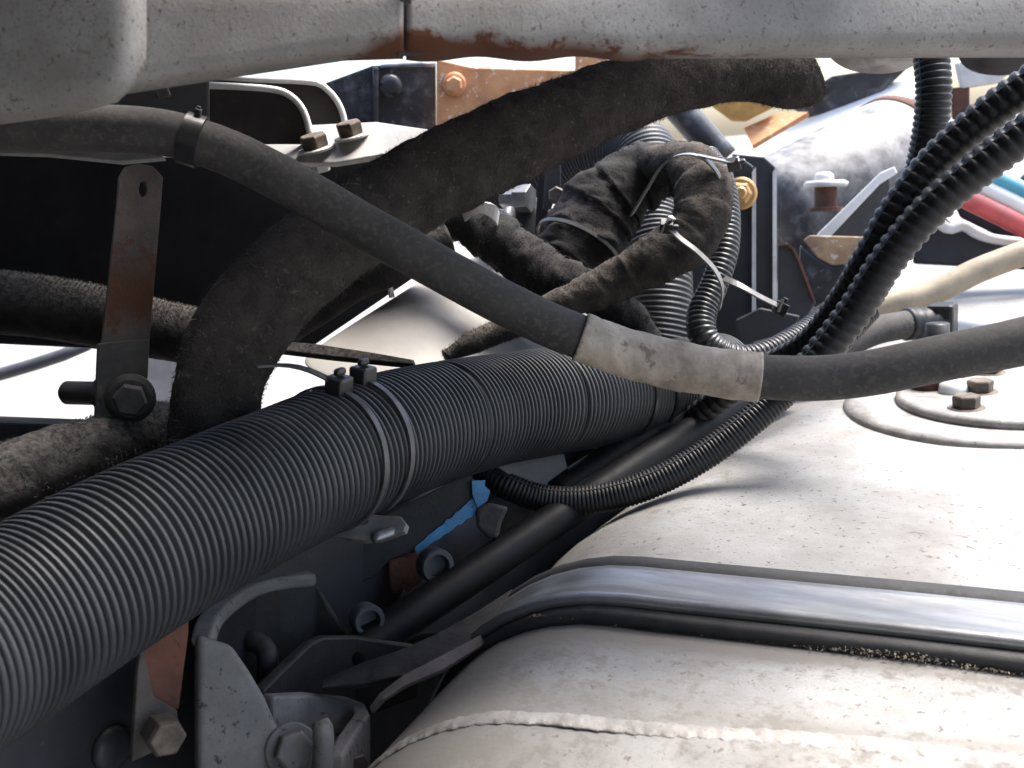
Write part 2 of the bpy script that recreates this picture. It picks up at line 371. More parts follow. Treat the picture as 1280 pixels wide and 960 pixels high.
def blocker_edge(px):
    py = 60.0
    while at(px, py, pd(px, py)).z < .345: py -= 2
    return at(px, py, pd(px, py)) - V(.004, .012, 0)
fe_ = [blocker_edge(x) for x in (-240, 0, 200, 400, 640, 900, 1200, 1580)]
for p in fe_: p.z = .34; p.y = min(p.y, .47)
obj('overhead_blocker', poly_plate([V(1.0, fe_[-1].y, .34), V(1.0, -2.2, .34), V(-2.4, -2.2, .34), V(-2.4, fe_[0].y, .34)] + fe_, V(0, 0, 1), .05), M['cavity'], cab, smooth=False)  # unseen slab added overhead to keep sky light off the near parts
obj('rear_blocker', abox((-1.5, -.62, -1.0), (.15, -.58, .34)), M['cavity'], cab, smooth=False)  # unseen sheet added behind the camera to cut frontal light
obj('felt_shade_slab', poly_plate([V(-1.35, .45, .15), V(-.12, .62, .15), V(-.14, .93, .15), V(-.42, .93, .15), V(-.60, .77, .15), V(-1.35, .70, .15)], V(0, 0, 1), .1), M['cavity'], cab, smooth=False)  # unseen slab, outlined to shade the felt and leave the tank lit
obj('left_blocker', abox((-1.7, -.58, -.95), (-1.35, .62, .25)), M['cavity'], cab, bevel=.06, seg=4)  # unseen block added to cut light from the left

# ------------------------------------------------------------------ frame rail under the big hose
rail = thing('frame_rail', 'black painted truck frame rail running under the big ribbed hose', 'frame rail', V(-.6, 1, -.6))
obj('web', abox((-.562, .05, -.60), (-.552, 2.2, -.275)), M['rail'], rail, smooth=False)
obj('flange', abox((-.66, .05, -.275), (-.552, 2.2, -.266)), M['rail'], rail, smooth=False, bevel=.002)
for px, py in ((138, 935), (478, 640), (690, 575)):
    c = onx(px, py, -.552)
    obj('rivet', lathe(c, V(1, 0, 0), [(0, .014), (.003, .014), (.006, .009)], 20), M['rail'], rail)

# dark crossmember and cavity behind the left half
cm = thing('chassis_crossmember', 'unlit black crossmember behind the rusty flat bar', 'crossmember', at(150, 330, 1.25))
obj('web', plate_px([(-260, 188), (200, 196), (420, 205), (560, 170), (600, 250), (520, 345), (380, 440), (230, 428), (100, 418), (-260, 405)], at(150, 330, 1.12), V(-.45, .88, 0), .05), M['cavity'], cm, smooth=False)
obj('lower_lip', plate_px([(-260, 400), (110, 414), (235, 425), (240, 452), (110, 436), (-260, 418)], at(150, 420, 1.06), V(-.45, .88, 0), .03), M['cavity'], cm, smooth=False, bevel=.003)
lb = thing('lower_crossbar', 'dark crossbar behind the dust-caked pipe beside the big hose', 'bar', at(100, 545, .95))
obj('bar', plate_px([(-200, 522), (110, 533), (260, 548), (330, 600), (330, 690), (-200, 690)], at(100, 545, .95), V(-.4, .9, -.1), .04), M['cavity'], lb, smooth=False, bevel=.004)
db = thing('distant_strut', 'thin grey strut crossing the bright gap left of the flat bar', 'strut', at(20, 450, 2))
obj('strut', tube(kp((-120, 500, 2, .012), (0, 468, 2, .012), (72, 446, 2, .012), (110, 430, 2, .012)), .05, 10), M['greyplate'], db)
wd = tag(obj('worn_steel_plate', plate_px([(180, 415), (240, 420), (262, 540), (178, 540)], at(205, 470, 1.5), V(-.4, .9, -.2), .02), M['galv'], smooth=False), 'scuffed pale steel plate behind the flange bolt', 'plate')

# ------------------------------------------------------------------ fuel tank
tk = thing('fuel_tank', 'large dirty aluminium fuel tank with rounded shoulders', 'tank', V(0, 1, -1.0))
TZ, TR, TX0, TX1 = -.30, .16, -.496, .52
def taper(p, y):
    # the inner shoulder draws in towards the near end
    w = min(1, max(0, (-.10 - p.x) / .23)); w = w * w * (3 - 2 * w)
    return V(.055 * min(1.3, max(0, (.74 - y) / .26)) * w, 0, 0)
def tank_ring(y, inset):
    r = max(.02, TR - inset * .35); x0, x1, z1, z0 = TX0 + inset, TX1 - inset, TZ - inset, -.92 + inset; out = []
    for cx, cz, a0 in ((x1 - r, z1 - r, 0), (x0 + r, z1 - r, 90), (x0 + r, z0 + r, 180), (x1 - r, z0 + r, 270)):
        for k in range(13):
            a = math.radians(a0 + 90 * k / 12); out.append(V(cx + r * math.cos(a), y, cz + r * math.sin(a)))
        if a0 == 0:
            a_, b_ = out[-1], V(x0 + r, y, z1)
            out += [a_.lerp(b_, k / 24) for k in range(1, 24)]
    return out
prof = []
SY = .488
for k in range(10):
    a = math.radians(90 * k / 9); prof.append((SY - .005 - .125 * math.cos(a), .17 * (1 - math.sin(a) ** .85)))
prof = [(SY - .132, .30)] + prof + [(SY + .01, 0)]
y = SY + .03
while y < 2.6: prof.append((y, 0)); y += .012 if y < .8 else .04
prof += [(2.62, .01), (2.66, .05), (2.67, .2)]
vs, fs = [], []; rings = [tank_ring(*p) for p in prof]; n = len(rings[0])
for r in rings:
    for p in r:
        w = .0022 * noise.noise(p * 6) + .0010 * noise.noise(p * 17)
        vs.append(p + V(0, .20 * (p.x + .1) * min(1, max(0, 1 - (p.y - .50) / .2)), w) + taper(p, p.y))
for i in range(len(rings) - 1):
    for k in range(n): fs.append((i * n + k, i * n + (k + 1) % n, (i + 1) * n + (k + 1) % n, (i + 1) * n + k))
fs.append(tuple(range(n))); fs.append(tuple(range((len(rings) - 1) * n, len(rings) * n)))
shell = obj('shell', (vs, fs), M['tank'], tk)
def grime(p):
    sk = p.y - .20 * (p.x + .1) * min(1, max(0, 1 - (p.y - .50) / .2))
    e = p.y - (.578 + .10 * (p.x + .08))
    g = .50 * g_(sk, SY + .012, .016) + .34 * g_(sk, SY - .03, .03) + (.75 * g_(e, 0, .022) if e < .03 else 0) + .30 * g_(p.x, -.36, .10) * (p.y < .62) + .35 * g_(p.x, -.37, .04)
    return g + (.12 if e < 0 else .0) + .30 * noise.noise(p * 9) + .15 * noise.noise(p * 25)
a_ = shell.data.attributes.new('rust', 'FLOAT', 'POINT'); o_ = wloc(tk)
a_.data.foreach_set('value', [grime(v.co + o_) if abs((v.co + o_).y - .6) < .6 else 0 for v in shell.data.vertices])
sp = [p + V(0, .20 * (p.x + .1), 0) + taper(p, SY) for p in tank_ring(SY, .0004)[10:60]]
def bead(s, a, r, p):
    q = p + V(math.sin(a), math.cos(a), 0) * r
    return r * (.97 + .12 * noise.noise(q * 420) + .10 * noise.noise(q * 160) + .16 * noise.noise(q * 30) + .05 * math.sin(s / .0030 * 2))
obj('weld_seam', tube([(p, .0044) for p in sp[::2]], .0009, 16, bead, (.36, 1.6)), M['seam'], tk)

# tank strap: rubber liner below, polished strap above
st = thing('tank_strap', 'polished steel strap over the tank with black rubber edging', 'strap', V(-.2, .63, -.29))
def strap_sweep(prof, off):
    """prof: (dy, dz) closed section, swept round the tank shoulder"""
    base = tank_ring(0, 0); i0, i1 = 8, 52
    vs, fs = [], []
    path = base[i0:i1]
    for i, p in enumerate(path):
        a = path[max(0, i - 1)]; b = path[min(len(path) - 1, i + 1)]; t = (b - a).normalized(); nrm = V(t.z, 0, -t.x)
        if nrm.z < 0 and abs(nrm.x) < .5: nrm = -nrm
        nrm = V(-t.z, 0, t.x); nrm = nrm if nrm.dot(p - V(0, 0, -.6)) > 0 else -nrm
        yo = .632 + .10 * (p.x + .08)
        for dy, dz in prof: vs.append(V(p.x, yo + dy, p.z) + nrm * (dz + off) + taper(p, yo + dy))
    m = len(prof)
    for i in range(len(path) - 1):
        for k in range(m): fs.append((i * m + k, i * m + (k + 1) % m, (i + 1) * m + (k + 1) % m, (i + 1) * m + k))
    fs.append(tuple(range(m))); fs.append(tuple(range((len(path) - 1) * m, len(path) * m)))
    return vs, fs
obj('rubber_liner', strap_sweep([(-.052, .0), (-.052, .006), (-.049, .0085), (-.043, .009), (.006, .009), (.010, .0125), (.014, .0150), (.024, .0150), (.029, .012), (.030, .0)], .0012), M['straprub'], st)
obj('band', strap_sweep([(-.044, .0095), (-.044, .0145), (-.040, .0165), (-.035, .0150), (-.027, .0128), (-.016, .0122), (-.006, .0126), (.004, .0138), (.008, .0145), (.008, .0132), (-.004, .0108), (-.026, .0108), (-.038, .0115)], .0012), M['strap'], st)

rnd = random.Random(21); vs, fs = [], []
for _ in range(1500):
    x = -.36 + .40 * rnd.random(); dens = .25 + 1.0 * g_(x, -.13, .035) + .5 * g_(x, -.30, .05)
    if rnd.random() > dens: continue
    c = V(x, .580 + .10 * (x + .08) - .0008 - abs(rnd.gauss(0, .0012 + .002 * g_(x, -.13, .04))), TZ + .0015 - max(0, -.336 - x) * .12 + rnd.random() * .005 * g_(x, -.13, .04)); q = .0004 + .0009 * rnd.random(); k = len(vs)
    vs += [c + V(rnd.uniform(-q, q), rnd.uniform(-q, q), rnd.uniform(-q, q)) for _ in range(4)]; fs += [(k, k + 1, k + 2), (k, k + 3, k + 1), (k + 1, k + 3, k + 2), (k + 2, k + 3, k)]
tag(obj('grit', (vs, fs), M['dustgrit'], st, smooth=False), kind='stuff')

# sender unit on the tank top
se = thing('tank_sender', 'round sender flange with rusty bolts on the tank top', 'sender', V(-.155, 1.16, TZ))
sc0 = V(-.155, 1.16, TZ - .001)
obj('ring', lathe(sc0, V(0, 0, 1), [(0, .160), (.006, .158), (.009, .150), (.009, .138), (.006, .130), (.006, .02)], 64), M['ring'], se)
obj('cover', lathe(sc0 + V(.01, .01, .006), V(0, 0, 1), [(0, .118), (.006, .118), (.009, .112), (.009, .02)], 64), M['ring'], se)
for px, py in ((1208, 512), (1225, 492), (1236, 468)):
    p = onz(px, py, TZ + .012); bolt(p, V(0, 0, 1), .0135, M['rustbolt'], se, h=.012)
p = onz(1162, 486, TZ + .012)
obj('rusty_boss', lathe(p, V(0, 0, 1), [(0, .020), (.016, .019), (.02, .016)], 24), M['rust'], se)
p = onz(1192, 492, TZ + .012)
obj('sealant', lathe(p, V(0, 0, 1), [(0, .016), (.010, .014), (.016, .006)], 12), M['white'], se)
p = onz(1225, 432, TZ + .012)
obj('vent_cap', lathe(p, V(0, 0, 1), [(0, .026), (.028, .026), (.036, .022)], 32), M['white'], se)
p = at(1165, 450, 1.28)
obj('fitting', merge(box(at(1178, 408, 1.27), RX.cross(V(0, 0, 1)).normalized(), V(1, 0, 0), V(0, 0, 1), .03, .03, .055)), M['loom'], se, smooth=False, bevel=.004)
obj('elbow_collar', tube(kp((1130, 405, 1.26, .020), (1160, 406, 1.27, .021), (1178, 408, 1.27, .021)), .004, 20, rib(.012, .002)), M['loom'], se)
obj('fitting_stem', lathe(onz(1172, 470, TZ + .01), V(0, 0, 1), [(0, .013), (.06, .013)], 16), M['loom'], se)
fh = tag(obj('fuel_feed_hose', tube(kp((1010, 480, 1.20, .017), (1050, 437, 1.22, .017), (1090, 415, 1.24, .0165), (1135, 405, 1.26, .0165)), .006, 20), M['rubber']), 'short black fuel feed hose ending at the fitting above the sender flange', 'hose')
tb = tag(obj('tan_hose', tube(kp((1040, 420, 1.5, .018), (1090, 386, 1.5, .018), (1160, 368, 1.5, .018), (1230, 335, 1.5, .018), (1330, 300, 1.5, .018), (1480, 255, 1.55, .018), (1700, 220, 1.65, .018)), .01, 16), M['tan']), 'tan rubber hose lying across the far white surface', 'hose')
# far tank end and white tank behind
ft = thing('rear_tank', 'blown-out white tank standing beyond the near fuel tank', 'tank', V(0, 3.4, -1))
obj('shell', abox((-.42, 2.74, -.9), (1.2, 4.0, -.20)), M['white'], ft, bevel=.05, seg=4)
for y in (2.95, 3.4): obj('strap', abox((-.43, y, -.905), (1.22, y + .05, -.193)), M['straprub'], ft, bevel=.05, seg=4)

# ------------------------------------------------------------------ big ribbed hose
HK = kp((-190, 895, .44, .048), (0, 790, .52, .048), (200, 674, .61, .048), (445, 560, .76, .048), (600, 516, .89, .0475), (720, 498, .99, .048), (810, 487, 1.09, .048), (900, 470, 1.20, .048))
RIBP = .0055
hb = thing('ribbed_hose', 'thick black finely ribbed hose tied along the frame rail', 'hose', HK[2][0] - V(0, 0, .05))
hp = smooth_path(HK, .01); hT, hN, hB = frames(hp)
hrib = rib(RIBP, .0034, .57)
def hose_rf(s, a, r, p):
    # a joint groove and a slight pucker where the hose was pulled tight
    gr = sum(.0022 * math.exp(-((s - q + .004 * math.sin(a)) / .0022) ** 2) for q in GROOVE)
    return hrib(s + .0003 * noise.noise(p * 15) + .00015 * noise.noise(p * 60 + V(math.sin(a), math.cos(a), 0)), a, r, p) * (1 + .014 * noise.noise(p * 12) + .012 * noise.noise(p * 20 + V(math.sin(a), math.cos(a), 3))) - gr
def near_px(px, path=None):
    best, bi = 1e9, 0
    for i, (p, r, s) in enumerate(path or hp):
        c = RX * p.x + RY * p.y + RZ * p.z
        x = 640 + FP * c.x / -c.z
        if abs(x - px) < best: best, bi = abs(x - px), i
    return bi
GROOVE = [hp[near_px(556)][2], hp[near_px(690)][2]]
obj('wall', tube(HK, RIBP / 12, 56, hose_rf), M['hose'], hb)
def ring_tie(name, label, px, ang_head, m, rad=.0495, w=.0048, tilt=0, group=None, tail=None, path=None, fr=None, hs=1.0):
    path = path or hp; fr = fr or (hT, hN, hB)
    i = near_px(px, path); p, T, N, B = path[i][0], fr[0][i], fr[1][i], fr[2][i]
    t = thing(name, label, 'cable tie', p, group)
    pts = []
    for k in range(56):
        a = 2 * math.pi * k / 56; pts.append(p + (N * math.cos(a) + B * math.sin(a)) * rad + T * (tilt * math.cos(a - ang_head)))
    obj('band', ribbon(pts, lambda i, tg: T, w, .0016, True), m, t, smooth=False)
    a = ang_head; o = N * math.cos(a) + B * math.sin(a); q = p + o * (rad + .003) + T * tilt; tg = T.cross(o)
    obj('head', merge(box(q, T, tg, o, .0085 * hs, .0085 * hs, .0075 * hs), box(q + o * .0055 * hs, T, tg, o, .0055 * hs, .003 * hs, .003 * hs)), M['tie'], t, smooth=False, bevel=.0012 * hs, seg=3)
    if tail: obj('tail', ribbon([q + (tail - q) * k / 8 + o * .006 * math.sin(math.pi * k / 8) for k in range(9)], lambda i, tg: T, w * .9, .0014), m, t, smooth=False)
    return t
ring_tie('cable_tie', 'cable tie on the ribbed hose with its tail pointing at the felt strip', 414, .22, M['tiegrey'], tilt=.007, tail=at(322, 458, .70), hs=1.75)
ring_tie('cable_tie', 'plain cable tie on the ribbed hose beside the tailed one', 443, .15, M['tiegrey'], tilt=.006, hs=1.75)
ring_tie('cable_tie', 'black cable tie on the ribbed hose just under the dusty sleeve', 765, .5, M['tie'], hs=2.2)
ring_tie('cable_tie', 'thin far cable tie where the ribbed hose passes under the sleeve', 792, .9, M['tie'], hs=.8)
# scuffed splitting tape along its lower flank

# ------------------------------------------------------------------ rubber hose with sleeve, crossing the whole view
RK = kp((-120, 160, .60, .0135), (60, 160, .615, .0135), (180, 163, .625, .0135), (250, 178, .63, .0135), (330, 212, .635, .0137), (480, 297, .645, .0137), (640, 384, .655, .0138), (735, 425, .66, .0138),
        (840, 456, .66, .0138), (950, 471, .655, .0138), (1060, 470, .65, .0140), (1180, 447, .64, .0142), (1290, 424, .63, .0144), (1400, 395, .62, .0144), (1620, 330, .60, .0144), (1900, 240, .60, .0144))
rh = thing('rubber_hose', 'smooth dull black hose sagging across everything with a dusty beige sleeve', 'hose', at(640, 384, .655))
obj('wall', tube(RK, .006, 28, lump(.012, 40)), M['rubber'], rh)
SK = kp((725, 421, .6595, .0151), (785, 442, .66, .0153), (840, 456, .66, .0153), (895, 465.5, .658, .0153), (950, 471, .655, .0152))
obj('sleeve', tube(SK, .0015, 32, lump(.05, 90)), M['sleeve'], rh)
rp = smooth_path(RK, .006); rF = frames(rp)
ring_tie('hose_clip', 'dark strap clip holding the rubber hose under the cab panel', 236, .3, M['tie'], rad=.0146, w=.011, path=rp, fr=rF, hs=.45)
cl = thing('clip_hanger', 'black hanger reaching from the clip up behind the panel', 'hanger', at(225, 110, .66))
obj('hanger', plate_px([(110, 90), (150, 60), (262, 60), (262, 170), (110, 170)], at(190, 120, .70), at(225, 120, 1), .008), M['cavity'], cl, smooth=False, bevel=.002)
obj('hook', plate_px([(186, 95), (206, 98), (214, 120), (196, 124)], at(200, 110, .66), at(225, 120, 1), .006), M['darksteel'], cl, smooth=False, bevel=.001)

# ------------------------------------------------------------------ felt insulation strip
FK = kp((1022, 92, .97, .020), (1008, 98, .97, .0245), (985, 100, .965, .0255), (930, 92, .955, .024), (860, 98, .94, .027), (770, 122, .91, .031), (640, 176, .865, .0345), (520, 235, .82, .034), (430, 290, .785, .0335),
        (350, 355, .755, .033), (298, 420, .74, .033), (275, 480, .735, .031), (262, 560, .74, .030))
fe = thing('felt_strip', 'dark shaggy felt strip arching from the panel down behind the ribbed hose', 'insulation', at(275, 540, .74))
FL = (1, .62)
def felt_rf(s, a, r, p):
    q = p * 45 + V(math.cos(a), math.sin(a), 0) * 1.4
    return r * (1 + .05 * noise.noise(q) + .035 * noise.noise(q * 3) + .02 * noise.noise(q * 9))
obj('strip', tube(FK, .0022, 48, felt_rf, FL), M['felt'], fe)
tag(obj('lint', fuzz(FK[6:], 420, .013, .00016, 1.0, FL, seed=8), M['lint'], fe, smooth=False), kind='stuff')
tag(obj('fibre', fuzz(FK, 26000, .0045, .00016, .99, FL, seed=3), M['fibre'], fe, smooth=False), kind='stuff')

# dust-caked pipe behind it
DK = kp((-160, 368, .96, .029), (0, 378, .97, .029), (110, 393, .98, .0285), (230, 418, .99, .027), (310, 425, .99, .023), (385, 388, .97, .0185), (440, 352, .96, .0185), (485, 333, .95, .0185), (500, 322, .95, .018), (560, 300, .96, .017))
dp = thing('dusty_pipe', 'dust-caked black pipe sagging behind the rusty flat bar and felt strip', 'pipe', at(230, 430, .99))
obj('pipe', tube(DK, .003, 32, lump(.03, 60)), M['dustpipe'], dp)
tag(obj('dust_fluff', fuzz(DK, 14000, .0032, .00028, .99, (1, 1), (-.9, .9), seed=5), M['dustfib'], dp, smooth=False), kind='stuff')
D2 = kp((-120, 650, .66, .030), (0, 612, .70, .029), (90, 578, .74, .027), (190, 548, .79, .026), (300, 530, .84, .026))
d2 = thing('dusty_pipe', 'lumpy dust-covered pipe lying along the top of the ribbed hose', 'pipe', at(60, 600, .72))
obj('pipe', tube(D2, .003, 32, lump(.12, 45)), M['dustpipe'], d2)
tag(obj('dust_fluff', fuzz(D2, 9000, .0035, .0003, .99, (1, 1), seed=6), M['dustfib'], d2, smooth=False), kind='stuff')
# ledge and wire behind the tied hose
lg = tag(obj('angle_ledge', plate_px([(352, 432), (400, 436), (470, 447), (520, 456), (520, 462), (420, 452), (330, 441)], at(440, 450, .90), V(.1, -.5, .86), .006), M['dustpipe'], smooth=False, bevel=.001), 'narrow dusty steel ledge just behind the ribbed hose', 'ledge')

# ------------------------------------------------------------------ rusty flat bar with flange bolt
BN = (at(165, 360, 1).normalized() * .9 + V(-.25, 0, 0)).normalized(); BP = at(165, 360, .76)
fb = thing('flat_bar', 'rusty upright flat bar with a slotted hole and flange bolt', 'bracket', hit(150, 520, BP, BN))
def bar_mesh():
    """upright strip with chamfered top and a slot near the top"""
    o = [(148, 222), (156, 209), (172, 205), (190, 208), (203, 222), (201, 250), (186, 428), (184, 440), (124, 440), (127, 425), (146, 250)]
    cx, cy = 178, 237
    sl = [(cx + 5 * math.cos(a), cy + 10 * math.sin(a)) for a in [2 * math.pi * k / 16 for k in range(16)]]
    def ang(q): return math.atan2(q[1] - cy, q[0] - cx) % (2 * math.pi)
    bm = bmesh.new()
    ov = [bm.verts.new(hit(*q, BP, BN)) for q in o]; iv = [bm.verts.new(hit(*q, BP, BN)) for q in sl]
    es = [bm.edges.new((ov[i], ov[(i + 1) % len(ov)])) for i in range(len(ov))] + [bm.edges.new((iv[i], iv[(i + 1) % 16])) for i in range(16)]
    bmesh.ops.triangle_fill(bm, use_beauty=True, edges=es)
    bmesh.ops.subdivide_edges(bm, edges=[e for e in bm.edges if e.calc_length() > .02], cuts=6, use_grid_fill=True)
    bmesh.ops.triangulate(bm, faces=bm.faces)
    bm.verts.index_update()
    vf = ([v.co.copy() for v in bm.verts], [tuple(v.index for v in f.verts) for f in bm.faces]); bm.free(); return vf
bar = obj('bar', bar_mesh(), M['rustbar'], fb, smooth=False, solid=.006, bevel=.0006)
def pxy(p):
    c = RX * p.x + RY * p.y + RZ * p.z; return 640 + FP * c.x / -c.z, 480 - FP * c.y / -c.z
a = bar.data.attributes.new('rust', 'FLOAT', 'POINT')
off = wloc(fb); a.data.foreach_set('value', [.75 * g_(pxy(v.co + off)[1], 370, 55) + .25 * g_(pxy(v.co + off)[1], 260, 60) for v in bar.data.vertices])
obj('lap_plate', plate_px([(122, 430), (150, 426), (187, 424), (185, 470), (176, 520), (160, 530), (118, 528)], BP - BN * .007, BN, .0055), M['darksteel'], fb, smooth=False, bevel=.0008)
bc = hit(163, 497, BP - BN * .007, BN); bax = (V(.75, -.62, .05)).normalized()
obj('flange_bolt', merge(lathe(bc, bax, [(0, .0175), (.004, .0175), (.007, .0135)], 28), lathe(bc + bax * .006, bax, [(0, .0118), (.010, .0118), (.012, .0105)], 6, .2)), M['darksteel'], fb, smooth=False, bevel=.0006)
obj('stud', lathe(hit(140, 492, BP, BN), V(-.92, -.2, .02) * 1, [(0, .013), (.008, .013), (.0085, .0085), (.040, .0085), (.043, .006)], 20), M['darksteel'], fb)

# ------------------------------------------------------------------ zinc plate, curled gussets and bolts (top left)
zp = thing('bolted_plate', 'pale zinc plate with two curled gussets and hex bolts', 'plate', at(400, 190, .98))
ZN = V(.15, -.62, .77).normalized(); ZP = at(400, 188, .98)
obj('deck', plate_px([(60, 178), (300, 160), (470, 152), (560, 165), (520, 186), (418, 203), (375, 203), (322, 178)], ZP, -ZN, .006), M['galv'], zp, smooth=False, bevel=.001)
obj('deck_tail', plate_px([(-140, 172), (70, 176), (190, 184), (205, 196), (150, 201), (60, 192), (-140, 186)], at(100, 190, .95), -ZN, .005), M['galv'], zp, smooth=False, bevel=.001)
GN = (at(330, 140, 1).normalized() + V(0, 0, -.1)).normalized()
def gusset(outline, d, lip):
    g = obj('gusset', plate_px(outline, at(330, 150, d), GN, .004), M['brownplate'], zp, smooth=False)
    pts = [hit(x, y, at(330, 150, d), GN) for x, y in lip]
    pth = [p for p, r, s in smooth_path([(p, 1) for p in pts], .004)]
    obj('lit_lip', tube([(p - GN * .003, .0031) for p in pth], .006, 12), M['white'], g)  # white colour paints the sky-lit bright edge of the gusset
arc1 = [(225, 106), (300, 109), (345, 113), (364, 121), (377, 135), (384, 152), (388, 172)]
arc2 = [(225, 92), (310, 99), (388, 103), (407, 111), (420, 125), (428, 142), (432, 162)]
gusset(arc2 + [(432, 170), (225, 170)], 1.04, arc2)
gusset(arc1 + [(388, 180), (225, 180)], .98, arc1)
for px, py, r in ((396, 188, .0135), (440, 172, .0125)):
    bolt(hit(px, py, ZP - ZN * -.001, ZN), V(.0, -.25, 1), r, M['rustbolt'], zp, h=.012, wm=M['galv'])
obj('nut_under', lathe(at(398, 204, .985), V(0, .2, -1), [(0, .010), (.008, .010)], 6), M['galv'], zp, smooth=False)

# black and orange brackets beyond
bb = thing('black_bracket', 'scuffed blue-black bracket between the curled gussets and orange bracket', 'bracket', at(470, 180, 1.6))
BBN = at(470, 130, 1).normalized()
obj('plate', plate_px([(395, 108), (465, 82), (545, 78), (546, 220), (395, 220)], at(470, 130, 1.62), BBN, .01), M['gloss'], bb, smooth=False, bevel=.002)
obj('rib', plate_px([(466, 84), (473, 84), (473, 200), (466, 200)], at(470, 130, 1.59), BBN, .03), M['gloss'], bb, smooth=False, bevel=.002)
obj('rolled_edge', tube(kp((476, 84, 1.6, .004), (510, 81, 1.6, .004), (544, 80, 1.6, .004)), .02, 8), M['steel'], bb)
obj('boss', lathe(at(488, 108, 1.6), -BBN, [(0, .018), (.006, .016), (.007, .008)], 20), M['gloss'], bb)
ob = thing('orange_bracket', 'faded orange bracket with a round-headed bolt behind the felt strip', 'bracket', at(600, 150, 1.55))
obj('plate', plate_px([(546, 74), (590, 84), (720, 88), (720, 60), (760, 60), (760, 180), (546, 180)], at(600, 120, 1.56), BBN, .01), M['orange'], ob, smooth=False, bevel=.002)
obj('bolt', merge(lathe(at(568, 105, 1.55), -BBN, [(0, .017), (.004, .017), (.006, .014)], 24), lathe(at(567, 106, 1.544), -BBN, [(0, .0125), (.014, .0125), (.017, .010)], 6)), M['orange'], ob, smooth=False, bevel=.001)

# beige moulded panel behind the hose
bp_ = thing('beige_panel', 'smooth beige plastic panel behind the crossing rubber hose', 'panel', at(520, 440, 1.15))
rows = [[(372, 452, 1.02), (400, 430, 1.06), (440, 404, 1.10), (500, 366, 1.14), (548, 336, 1.18), (600, 316, 1.2), (640, 322, 1.2)],
        [(390, 466, 1.0), (430, 440, 1.04), (480, 410, 1.07), (530, 382, 1.10), (580, 352, 1.16), (615, 336, 1.19), (655, 350, 1.2)],
        [(420, 478, .99), (470, 456, 1.01), (510, 436, 1.03), (552, 412, 1.07), (600, 384, 1.13), (632, 372, 1.17), (665, 378, 1.2)],
        [(470, 490, .99), (520, 476, 1.0), (560, 462, 1.02), (600, 440, 1.07), (640, 412, 1.13), (660, 400, 1.17), (700, 395, 1.2)],
        [(540, 505, .99), (590, 495, 1.0), (630, 480, 1.03), (670, 455, 1.08), (700, 435, 1.14), (725, 420, 1.18), (745, 412, 1.2)]]
vs = [at(*p) for r in rows for p in r]; fs = [(j * 7 + i, j * 7 + i + 1, j * 7 + i + 8, j * 7 + i + 7) for j in range(4) for i in range(6)]
obj('skin', (vs, fs), M['beige'], bp_, solid=.004, sub=2)
obj('pin', lathe(at(490, 372, 1.1), V(-.1, 0, 1), [(0, .003), (.016, .003)], 8), M['galv'], bp_)

# ------------------------------------------------------------------ centre bundle
rk = kp((800, 510, 1.20, .038), (818, 440, 1.20, .038), (824, 360, 1.21, .038), (816, 290, 1.24, .038), (815, 240, 1.28, .039), (800, 192, 1.32, .043), (750, 186, 1.36, .047), (690, 210, 1.40, .044), (630, 236, 1.44, .038), (560, 256, 1.47, .034))
rr = tag(obj('bent_ribbed_hose', tube(rk, .0009, 40, rib(.0056, .0019, .55)), M['hose']), 'bent ribbed hose doubling back behind the cloth-taped bundle', 'hose')
hB_ = kp((880, 214, 1.12, .022), (838, 213, 1.13, .027), (795, 226, 1.13, .036), (757, 256, 1.13, .043), (730, 296, 1.12, .044), (710, 332, 1.11, .040), (690, 362, 1.10, .032), (660, 392, 1.10, .028))
t = thing('taped_harness', 'thick black cloth-taped harness arching over behind the brown loop', 'harness', at(720, 300, 1.12))
obj('wrap', tube(hB_, .0025, 36, lump(.14, 45, .10, .034, 1)), M['cloth'], t)
tag(obj('fibre', fuzz(hB_, 9000, .0036, .0002, 1.0, seed=11), M['clothfib'], t, smooth=False), kind='stuff')
hpB = smooth_path(hB_, .006); hF = frames(hpB)
obj('wire_ring', ribbon([hpB[near_px(722, hpB)][0] + (hF[1][near_px(722, hpB)] * math.cos(a) + hF[2][near_px(722, hpB)] * math.sin(a)) * .047 for a in [2 * math.pi * k / 40 for k in range(40)]], lambda i, tg: hF[0][near_px(722, hpB)], .004, .002, True), M['tiegrey'], t, smooth=False)
hA = kp((545, 262, 1.10, .016), (578, 272, 1.09, .023), (620, 298, 1.08, .026), (665, 332, 1.07, .026), (705, 354, 1.06, .025), (740, 362, 1.06, .018))
t = thing('taped_harness', 'short black cloth-taped harness joining the bundle from the valve', 'harness', at(650, 330, 1.08))
obj('wrap', tube(hA, .0022, 32, lump(.16, 60, .10, .03, 2)), M['cloth'], t)
tag(obj('fibre', fuzz(hA, 6000, .0036, .0002, 1.0, seed=12), M['clothfib'], t, smooth=False), kind='stuff')
hC = kp((556, 446, 1.00, .006), (600, 424, 1.01, .011), (650, 404, 1.02, .012), (700, 382, 1.02, .0155), (770, 350, 1.02, .0205), (830, 318, 1.01, .025), (868, 290, 1.01, .027), (880, 250, 1.02, .027), (872, 218, 1.04, .026), (852, 206, 1.07, .023), (815, 208, 1.11, .020))
t = thing('taped_harness', 'frayed brown cloth-taped harness looping round the front of the bundle', 'harness', at(780, 345, 1.02))
obj('wrap', tube(hC, .0022, 36, lump(.11, 55, .08, .032, 3)), M['clothb'], t)
tag(obj('fibre', fuzz(hC, 10000, .0036, .0002, 1.0, seed=13), M['clothfib'], t, smooth=False), kind='stuff')
hD = kp((712, 350, 1.10, .020), (750, 372, 1.12, .021), (790, 408, 1.14, .022), (815, 455, 1.15, .022))
